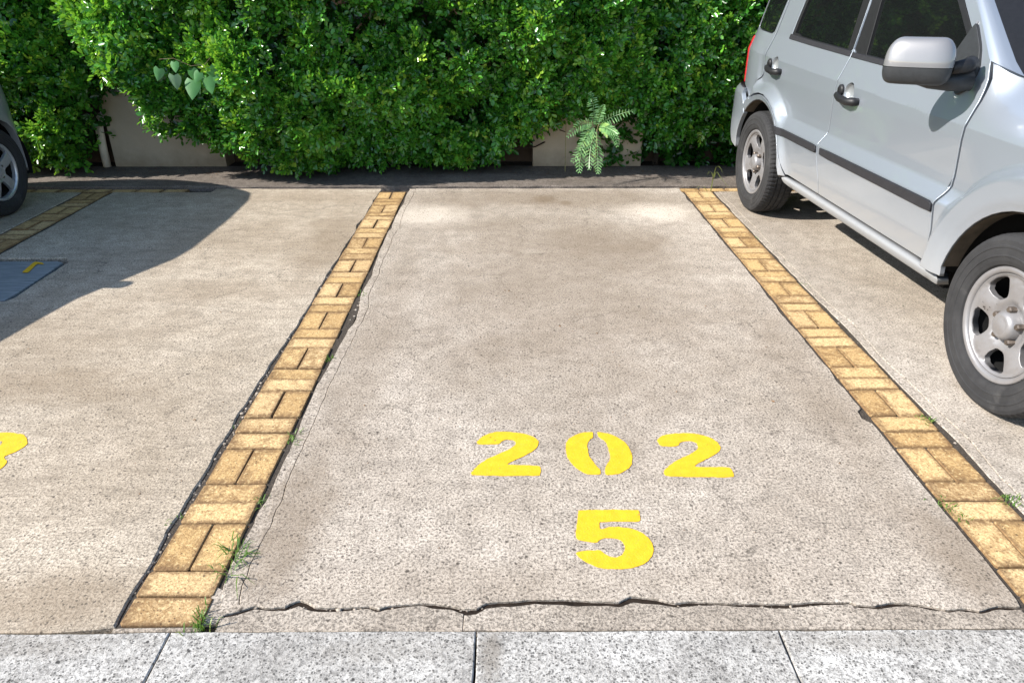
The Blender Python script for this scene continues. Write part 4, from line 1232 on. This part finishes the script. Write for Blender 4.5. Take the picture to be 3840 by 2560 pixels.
def side(s):
    out = (0, s, 0)
    e = emb_side(s)
    for nm, poly, win, hk in (('front_door', front_poly, win_f, 'f'), ('rear_door', rear_poly, win_r, 'r')):
        hc = hand[hk]
        hole = chaikin(win, 1, .12)
        d = sheet(nm, poly, e, M['silver'], suv, [hole, circle(hc[0], hc[1], .048)], sp=.022, gap=.0025, rnd=.003, flange=.022, out=out, extra=rows)
        # black window surround and glass
        fr = shrink(hole, .0015); gl = shrink(hole, .030)
        gl2 = gl.copy()
        lowm = gl2[:, 1] < 1.17; gl2[lowm, 1] -= .008
        if hk == 'f': gl2[:, 0] = np.minimum(gl2[:, 0], 1.560+(gl2[:, 1]-1.13)*.25)
        else: gl2[:, 0] = np.maximum(gl2[:, 0], 1.772+(gl2[:, 1]-1.13)*.16)
        f = sheet('window_frame', fr, emb_side(s, .003), M['black'], d, [gl2[::-1]], sp=.03, gap=0, rnd=.002, flange=.014, out=out)
        sheet('window_glass', offset(gl2, -.006)[0], emb_side(s, .014), M['glass'], d, sp=.05, gap=0, rnd=.001, flange=.004, out=out)
        # belt moulding
        bz = {'f': [(.70, 1.088), (1.2, 1.096), (1.693, 1.108), (1.693, 1.132), (1.2, 1.122), (.70, 1.114)], 'r': [(1.712, 1.109), (2.2, 1.124), (2.555, 1.138), (2.555, 1.166), (2.2, 1.150), (1.712, 1.136)]}[hk]
        sheet('belt_moulding', bz, emb_side(s, -.006), M['moulding'], d, sp=.04, gap=0, rnd=.003, flange=.010, out=out)
        # rubber side moulding
        sm = {'f': [(.575, .596), (1.686, .597), (1.686, .640), (.60, .642), (.578, .634)], 'r': [(1.742, .597), (2.30, .597), (2.385, .602), (2.405, .64), (1.742, .640)]}[hk]
        sheet('side_moulding', chaikin(sm, 1, .08), emb_side(s, -.010), M['moulding'], d, sp=.04, gap=0, rnd=.004, flange=.016, out=out)
        make_handle(s, hc[0], hc[1], d)
        if hk == 'f':
            # chrome line of the window run and the mirror sail
            sail = [(.75, 1.074), (.70, 1.050), (.652, 1.080), (.642, 1.16), (.690, 1.235), (.772, 1.312), (.792, 1.318), (.84, 1.20), (.88, 1.10)]
            sheet('mirror_sail', chaikin(sail, 1, .15), emb_side(s, -.012), M['greyplastic'], d, sp=.03, gap=0, rnd=.004, flange=.02, out=out)
            m = MB()
            m.tube([(.785, s*(HW-float(ys(.785, 1.33))+.002), 1.325), (.835, s*(HW-float(ys(.835, 1.21))+.004), 1.205)], .005, 6); m.build('run_channel', M['mirrorcap'], d, True)
        for xx in ((1.60, 1.112, 1.668, 1.56),):
            pass
    # B pillar line: fender, quarter panel, sill
    fen = [(.548, .372)]+[(.563-.014, .45), (.556, .52), (.567, .629), (.551, .684), (.549, .757), (.549, .95), (.549, 1.05), (.564, 1.13), (.597, 1.193), (.55, 1.200), (.47, 1.150), (.40, 1.132), (0, 1.076), (-.4, 1.002), (-.60, .915), (-.66, .80), (-.62, .70), (-.46, .655)]
    fen = fen[::1]+arcf(.418, 130, 12, 18)+[(.405, .372)]
    fp = sheet('front_fender', fen, e, M['silver'], suv, sp=.022, gap=.0025, rnd=.003, flange=.020, out=out, extra=rows)
    qp = [(2.158, .360), (2.20, .445)]+arcr(.456, 152, 62, 9)+[(2.885, .765), (2.908, .835), (2.836, .898), (2.830, 1.0), (2.808, 1.11), (2.773, 1.36), (2.713, 1.595), (2.95, 1.60), (3.07, 1.55), (3.18, 1.36), (3.255, 1.16), (3.27, 1.10), (3.30, .95), (3.305, .80), (3.10, .765), (3.00, .70)]+arcr(.418, 46, 158, 15)+[(2.215, .40), (2.20, .360)]
    qwin = [(2.842, 1.150), (3.235, 1.168), (3.19, 1.30), (3.08, 1.50), (2.80, 1.52), (2.80, 1.36)]
    q = sheet('rear_quarter', qp, e, M['silver'], suv, [chaikin(qwin, 1, .08)], sp=.022, gap=.0025, rnd=.003, flange=.020, out=out, extra=rows)
    sheet('quarter_glass', shrink(chaikin(qwin, 1, .08), .002), emb_side(s, .004), M['glass'], q, sp=.05, gap=0, rnd=.002, flange=.008, out=out)
    # wheel arch returns
    for nm, arc, par in (('arch_return', arcf(.416, 12, 130, 26), fp), ('arch_return', arcr(.416, 46, 158, 24)+[(2.21, .40), (2.195, .355)], q)):
        G = np.zeros((3, len(arc), 3))
        for i, dd in enumerate((.004, .045, .07)):
            for j, (a, b) in enumerate(arc):
                yy = float(ys(a, b))
                G[i, j] = (a, s*(HW-yy-dd), b)
        grid_mesh(nm, G, M['liner'], par, True)
    for xc, par in ((0, fp), (2.672, q)):
        G = np.zeros((4, 33, 3))
        for i, (dd, rr_) in enumerate(((.04, .455), (.12, .44), (.40, .42), (.40, .0))):
            for j, a in enumerate(np.linspace(6, 174, 33)):
                G[i, j] = (xc+rr_*math.cos(math.radians(a)), s*(HW-dd), .33+rr_*math.sin(math.radians(a)))
        grid_mesh('wheel_housing', G, M['dark'], par, True)
    # sill with its bright upper ledge
    def ysill(x, z): return np.interp(z, [.2, .300, .315, .335, .348, .358, .366], [.12, .060, .038, .026, .022, .028, .052])
    sill = [(.455, .312), (.60, .306), (1.3, .305), (2.02, .306), (2.175, .318), (2.195, .352), (2.15, .366), (.47, .366), (.44, .345)]
    sheet('sill', chaikin(sill, 1, .12), emb_side(s, 0, ysill), M['silver'], suv, sp=.02, gap=.001, rnd=.004, flange=.05, out=out)
    # rear bumper corner
    def ybump(x, z): return np.asarray(.0+.45*np.maximum(0, np.asarray(x)-3.02)**2+4*np.maximum(0, np.asarray(x)-3.34)**2+.05*np.maximum(0, .50-np.asarray(z))+np.where(np.asarray(z) > .74, (np.asarray(z)-.74)*.8, 0))
    bp = [(3.075, .36), (3.22, .375), (3.35, .44), (3.41, .60), (3.41, .74), (3.36, .782), (3.12, .776), (3.085, .762), (3.012, .697)]+arcr(.418, 44, 14, 6)
    sheet('rear_bumper_corner', bp, emb_side(s, 0, ybump), M['silver'], suv, sp=.025, gap=.002, rnd=.005, flange=.03, out=out)
    # tail lamp on the rear corner
    tl = [(3.235, 1.115), (3.32, 1.115), (3.375, .95), (3.385, .80), (3.285, .790), (3.275, .90), (3.250, 1.04)]
    def ytail(x, z): return ys(x, z)-.008
    sheet('tail_lamp', tl, emb_side(s, 0, ytail), M['red'], suv, sp=.02, gap=.001, rnd=.006, flange=.05, out=out)
    # front bumper corner and headlamp
    def yfb(x, z): return np.asarray(.0+.8*np.maximum(0, -.40-np.asarray(x))**2+.05*np.maximum(0, .45-np.asarray(z)))
    fb = arcf(.418, 165, 131, 6)+[(-.46, .648), (-.62, .692), (-.72, .69), (-.76, .55), (-.74, .40), (-.66, .33), (-.43, .33)]
    sheet('front_bumper_corner', fb, emb_side(s, 0, yfb), M['silver'], suv, sp=.03, gap=.002, rnd=.005, flange=.03, out=out)
    hl = [(-.60, .905), (-.47, .955), (-.44, .86), (-.47, .74), (-.62, .705), (-.66, .80)]
    sheet('headlamp', chaikin(hl, 1, .15), emb_side(s, -.004), M['lamp'], suv, sp=.03, gap=.0, rnd=.006, flange=.05, out=out)
    # inner shell behind the panel gaps
    inn = [(.54, .38), (2.14, .38), (2.3, .9), (3.1, .9), (3.12, 1.2), (2.95, 1.52), (1.12, 1.50), (.66, 1.20), (.50, 1.05), (.46, .9)]
    def yin(x, z): return ys(x, z)+.030
    sheet('inner_shell', inn, emb_side(s, 0, yin), M['dark'], suv, sp=.10, gap=0, rnd=.001, flange=.004, out=out)
    # A pillar between door seam and windscreen
    Po = [(.59, 1.194, .098), (.604, 1.203, .099), (.703, 1.285, .118), (.863, 1.411, .150), (1.05, 1.551, .195)]
    Pi = [(.462, 1.150, .160), (.532, 1.196, .160), (.645, 1.284, .170), (.82, 1.410, .195), (1.03, 1.565, .240)]
    G = np.zeros((5, 5, 3))
    for i in range(5):
        for j, t in enumerate((0, .25, .5, .78, 1)):
            p_ = np.array(Po[i])*(1-t)+np.array(Pi[i])*t
            b = math.sin(math.pi*t)*.016
            G[i, j] = (p_[0]-b*.6, s*(HW-p_[2]+b*.9), p_[1]+b*.2)
    grid_mesh('windscreen_pillar', G, M['silver'], suv, True, s > 0)
    # mirror
    mr = empty('door_mirror', (0, 0, 0), 0, suv)
    c0 = Vector((.665, s*(HW+.142), 1.188)); au = Vector((.135, s*.178, -.004)); L = au.length; au.normalize()
    bv = Vector((0, 0, 1)).cross(au).normalized(); 
    if bv.x > 0: bv = -bv          # towards the front of the car
    def se(t, n): 
        return math.copysign(abs(math.cos(t))**(2/n), math.cos(t)), math.copysign(abs(math.sin(t))**(2/n), math.sin(t))
    nu, nv = 40, 22
    def shell(z0, z1, openend):
        V = []; F = []
        top = z1 if abs(z1) > abs(z0) else z0; st = z0 if top == z1 else z1
        for i in range(nv+1):
            t_ = math.sin(math.pi/2*i/nv)
            zz = st+(top-st)*t_
            sh = min(1.0, abs(zz)/.088)
            cz_ = max(0.0, 1-sh**3.4)**(1/3.4)
            up_ = max(0, zz/.088)
            for j in range(nu):
                cu, sv = se(2*math.pi*j/nu, 3.4)
                wu = L*.56*(1-.16*up_**2)*(.55+.45*cz_) if sh < .9995 else 0
                wv = (.062 if sv > 0 else .05)*(.12+.88*cz_)*(1-.25*up_) if sh < .9995 else 0
                if sh >= .9995: wu = L*.25; wv = .006
                V.append(c0+au*(cu*wu)+bv*(sv*wv)+Vector((0, 0, zz)))
        fl = (top > st)
        for i in range(nv):
            for j in range(nu):
                f = (i*nu+j, i*nu+(j+1) % nu, (i+1)*nu+(j+1) % nu, (i+1)*nu+j); F.append(f if fl else f[::-1])
        F.append(tuple(nv*nu+j for j in range(nu))[::(1 if fl else -1)])
        return V, F
    V, F = shell(-.020, .088, 0); mesh('mirror_cap', V, F, M['mirrorcap'], mr, True)
    V, F = shell(-.088, -.0215, 0); mesh('mirror_base_shell', [(v[0]-.004*1, v[1]*1.0+s*.004, v[2]) for v in V], F, M['greyplastic'], mr, True)
    m = MB()
    m.tube([(.735, s*(HW+.15), 1.125), (.67, s*(HW+.08), 1.112), (.635, s*(HW+.02), 1.112), (.625, s*(HW-.06), 1.118)], [.018, .030, .036, .040], 14)
    m.build('mirror_arm', M['greyplastic'], mr, True)
    m = MB(); m.tube([(.60, s*(HW+.045), 1.165), (.605, s*(HW-.02), 1.175), (.63, s*(HW-.05), 1.18)], [.022, .028, .030], 12); m.build('mirror_hinge', M['black'], mr, True)

for s in (1, -1): side(s)
ins = lambda x, z: float(ys(x, z))
cross_skin('bonnet', [(.40, 1.132, ins(.40, 1.132)-.002), (.2, 1.105, ins(.2, 1.105)), (0, 1.076, ins(0, 1.076)), (-.2, 1.042, ins(-.2, 1.042)), (-.4, 1.002, ins(-.4, 1.002)), (-.60, .915, ins(-.6, .915))], HW, (-.06, .045), M['silver'], suv)
cross_skin('cowl', [(.53, 1.195, .17), (.46, 1.146, .17), (.40, 1.134, .125)], HW, (-.03, .02), M['black'], suv)
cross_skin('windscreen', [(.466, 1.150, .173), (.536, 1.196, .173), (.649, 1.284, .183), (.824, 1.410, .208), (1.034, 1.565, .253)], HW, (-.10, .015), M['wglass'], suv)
cross_skin('windscreen_seal', [(.462, 1.148, .157), (.532, 1.194, .157), (.645, 1.282, .167), (.820, 1.408, .192), (1.03, 1.563, .237)], HW, (-.098, .010), M['black'], suv)
cross_skin('roof', [(1.028, 1.563, .237), (1.06, 1.58, .225), (1.30, 1.612, .215), (1.8, 1.632, .222), (2.4, 1.630, .23), (2.9, 1.612, .235), (3.065, 1.575, .25)], HW, (-.03, .035), M['silver'], suv)
for s in (1, -1):
    G = np.zeros((8, 2, 3))
    for i, (a, zd, zr_, yr_) in enumerate([(1.05, 1.545, 1.563, .235), (1.25, 1.592, 1.606, .218), (1.5, 1.606, 1.628, .223), (1.765, 1.610, 1.632, .222), (2.1, 1.612, 1.631, .226), (2.4, 1.612, 1.630, .23), (2.72, 1.597, 1.618, .236), (3.02, 1.575, 1.588, .248)]):
        G[i, 0] = (a, s*(HW-ins(a, zd)+.001), zd); G[i, 1] = (a, s*(HW-yr_), zr_)
    grid_mesh('roof_gutter', G, M['silver'], suv, True, s > 0)
    m = MB(); m.tube([(1.05, s*.585, 1.632), (1.15, s*.585, 1.675), (1.9, s*.58, 1.69), (2.65, s*.57, 1.675), (2.78, s*.57, 1.63)], [.012, .015, .016, .015, .012], 10); m.build('roof_rail', M['black'], suv, True)
cross_skin('tailgate_glass', [(3.065, 1.575, .25), (3.18, 1.36, .175), (3.26, 1.16, .13)], HW, (.07, 0), M['glass'], suv)
cross_skin('tailgate', [(3.26, 1.165, .128), (3.33, 1.06, .13), (3.37, .92, .135), (3.37, .79, .138)], HW, (.07, 0), M['silver'], suv)
cross_skin('rear_bumper', [(3.36, .784, .09), (3.405, .75, .085), (3.41, .60, .088), (3.35, .44, .062), (3.22, .37, .04)], HW, (.07, 0), M['silver'], suv)
cross_skin('front_bumper', [(-.62, .70, .05), (-.72, .69, .085), (-.76, .55, .105), (-.74, .40, .095), (-.66, .33, .06)], HW, (-.12, 0), M['silver'], suv)
cross_skin('grille', [(-.60, .912, .17), (-.66, .80, .20), (-.63, .70, .18)], HW, (-.12, 0), M['black'], suv)
for zz in (.75, .80, .85):
    m = MB(); m.tube([(-.655-.10*(1-abs(t)**2.5), t*.55, zz) for t in np.linspace(-1, 1, 15)], .008, 6); m.build('grille_bar', M['mirrorcap'], suv, True)
m = MB(); m.box(-.45, 3.15, -.60, .60, .24, .33); m.box(.56, 2.14, -.70, .70, .255, .5); m.build('underbody', M['dark'], suv)
sp_ = empty('spare_wheel', (3.44, 0, .86), -math.pi/2, suv)
pr = [(.001, -.0), (.20, -.0), (.29, -.02), (.32, -.06), (.32, -.17), (.28, -.20), (.001, -.20)]
lathe('spare_cover', [(r, .2+y) for r, y in pr], M['silver'], sp_, 48)
for xc, st, spn in ((0, 0, .30), (WB, 1, .95)):
    make_wheel(suv, (xc, HW+.006, .338), False, spin=spn)
    make_wheel(suv, (xc, -HW-.006, .338), True, spin=spn)

# ------------------------------------------------------------------ the grey hatchback at the left edge
HL = .80
hat = empty('parked_car', (-3.44-HL, 2.58, 0), math.pi/2)
tag(hat, 'grey hatchback at the left edge, only a rear wheel and bumper corner showing', 'car')
WL = 2.43
def yl(x, z):
    x = np.asarray(x, float); z = np.asarray(z, float)
    y = np.interp(z, [.2, .35, .55, .75, .92, 3], [.06, .03, .012, .02, .045, .045])
    for xc in (0, WL):
        r = np.hypot(x-xc, z-.30); w_ = 1-sstep(.36, .46, r); y = y*(1-w_)+w_*.002
    y = y+.46*np.maximum(0, z-.92)+.3*np.maximum(0, z-1.25)**2
    y = y+1.5*np.maximum(0, x-2.60)**2+.8*np.maximum(0, -.35-x)**2
    return y
def emb_h(s, off=0):
    def e(a, b, d): return np.stack([a, s*(HL-yl(a, b)-off-d), b], 1)
    return e
ahl = lambda xc, a0, a1: [(xc+.345*math.cos(math.radians(a)), .30+.345*math.sin(math.radians(a))) for a in np.linspace(a0, a1, 18)]
top_h = [(2.985, .35), (3.02, .50), (3.02, .66), (2.985, .74), (2.975, .95), (2.84, 1.08), (2.60, 1.25), (2.38, 1.305), (1.9, 1.325), (1.30, 1.305), (1.12, 1.265), (.62, .965), (.4, .915), (0, .86), (-.4, .79), (-.62, .70), (-.68, .5), (-.62, .28)]
poly_h = [(-.36, .26)]+ahl(0, 185, -5)[::1]+[(.38, .22), (2.05, .22)]+ahl(WL, 185, -12)+[(2.80, .33)]+top_h
for s in (1, -1):
    sd_ = sheet('body_side', poly_h, emb_h(s), M['silver2'], hat, sp=.05, gap=0, rnd=.004, flange=.05, out=(0, s, 0))
    for P in ([(.74, .945), (1.45, .955), (1.45, 1.28), (1.18, 1.26)], [(1.52, .955), (2.32, .975), (2.28, 1.24), (2.12, 1.28), (1.52, 1.29)], [(2.38, .985), (2.72, 1.03), (2.50, 1.21), (2.36, 1.23)]):
        sheet('side_window', chaikin(P, 1, .08), emb_h(s, -.003), M['glass'], hat, sp=.06, gap=0, rnd=.003, flange=.006, out=(0, s, 0))
    for xs_ in ([(.62, .30), (.62, .95)], [(1.485, .30), (1.485, 1.29)], [(2.05, .62), (2.34, .92), (2.30, 1.25)]):
        m = MB(); P = resample(xs_+xs_[::-1][1:-1], .06) if len(xs_) > 2 else np.array([np.array(xs_[0])+(np.array(xs_[1])-np.array(xs_[0]))*t for t in np.linspace(0, 1, 14)])
        P = P[:len(P)//2+1] if len(xs_) > 2 else P
        m.tube([(a, s*(HL-float(yl(a, b))-.0005), b) for a, b in P], .0022, 5); m.build('door_gap', M['dark'], hat)
    m = MB(); m.tube([(1.30, s*(HL-.02), .86), (1.34, s*(HL+.012), .862), (1.42, s*(HL+.012), .862), (1.45, s*(HL-.02), .86)], .012, 8); m.build('door_handle', M['silver2'], hat, True)
    m = MB(); m.tube([(.80, s*(HL-.05), .98), (.80, s*(HL+.05), .99), (.80, s*(HL+.0), 1.0), (.80, s*(HL+.02), 1.0)], [.04, .05, .05, .04], 12); m.build('door_mirror', M['silver2'], hat, True)
    sheet('tail_lamp', [(2.93, .76), (2.985, .76), (2.975, .95), (2.93, 1.02), (2.88, 1.0)], emb_h(s, -.004), M['red'], hat, sp=.03, gap=0, rnd=.004, flange=.04, out=(0, s, 0))
    for xc in (0, WL):
        G = np.zeros((4, 25, 3))
        for i, (dd, rr_) in enumerate(((.02, .352), (.10, .355), (.36, .35), (.36, 0))):
            for j, a in enumerate(np.linspace(-15, 195, 25)): G[i, j] = (xc+rr_*math.cos(math.radians(a)), s*(HL-dd), .30+rr_*math.sin(math.radians(a)))
        grid_mesh('wheel_housing', G, M['dark'], hat, True)
        make_wheel(hat, (xc, s*(HL-.012), .298), s < 0, R=.298, rimR=.196, steel=False, spin=.2)
hi = lambda x, z: float(yl(x, z))
seg = lambda P: [(a, b, hi(a, b)) for a, b in P]
cross_skin('rear_bumper', seg(top_h[0:4]), HL, (.10, 0), M['silver2'], hat)
cross_skin('tailgate', seg(top_h[3:6]), HL, (.10, .0), M['silver2'], hat)
cross_skin('rear_window', seg(top_h[5:7]), HL, (.08, .03), M['glass'], hat)
cross_skin('roof', seg(top_h[6:11]), HL, (0, .04), M['silver2'], hat)
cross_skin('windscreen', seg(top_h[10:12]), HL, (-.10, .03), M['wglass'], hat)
cross_skin('bonnet', seg(top_h[11:16]), HL, (-.06, .04), M['silver2'], hat)
cross_skin('front_bumper', seg(top_h[15:18]), HL, (-.12, 0), M['silver2'], hat)
m = MB(); m.box(-.4, 2.9, -.66, .66, .20, .30); m.build('underbody', M['dark'], hat)
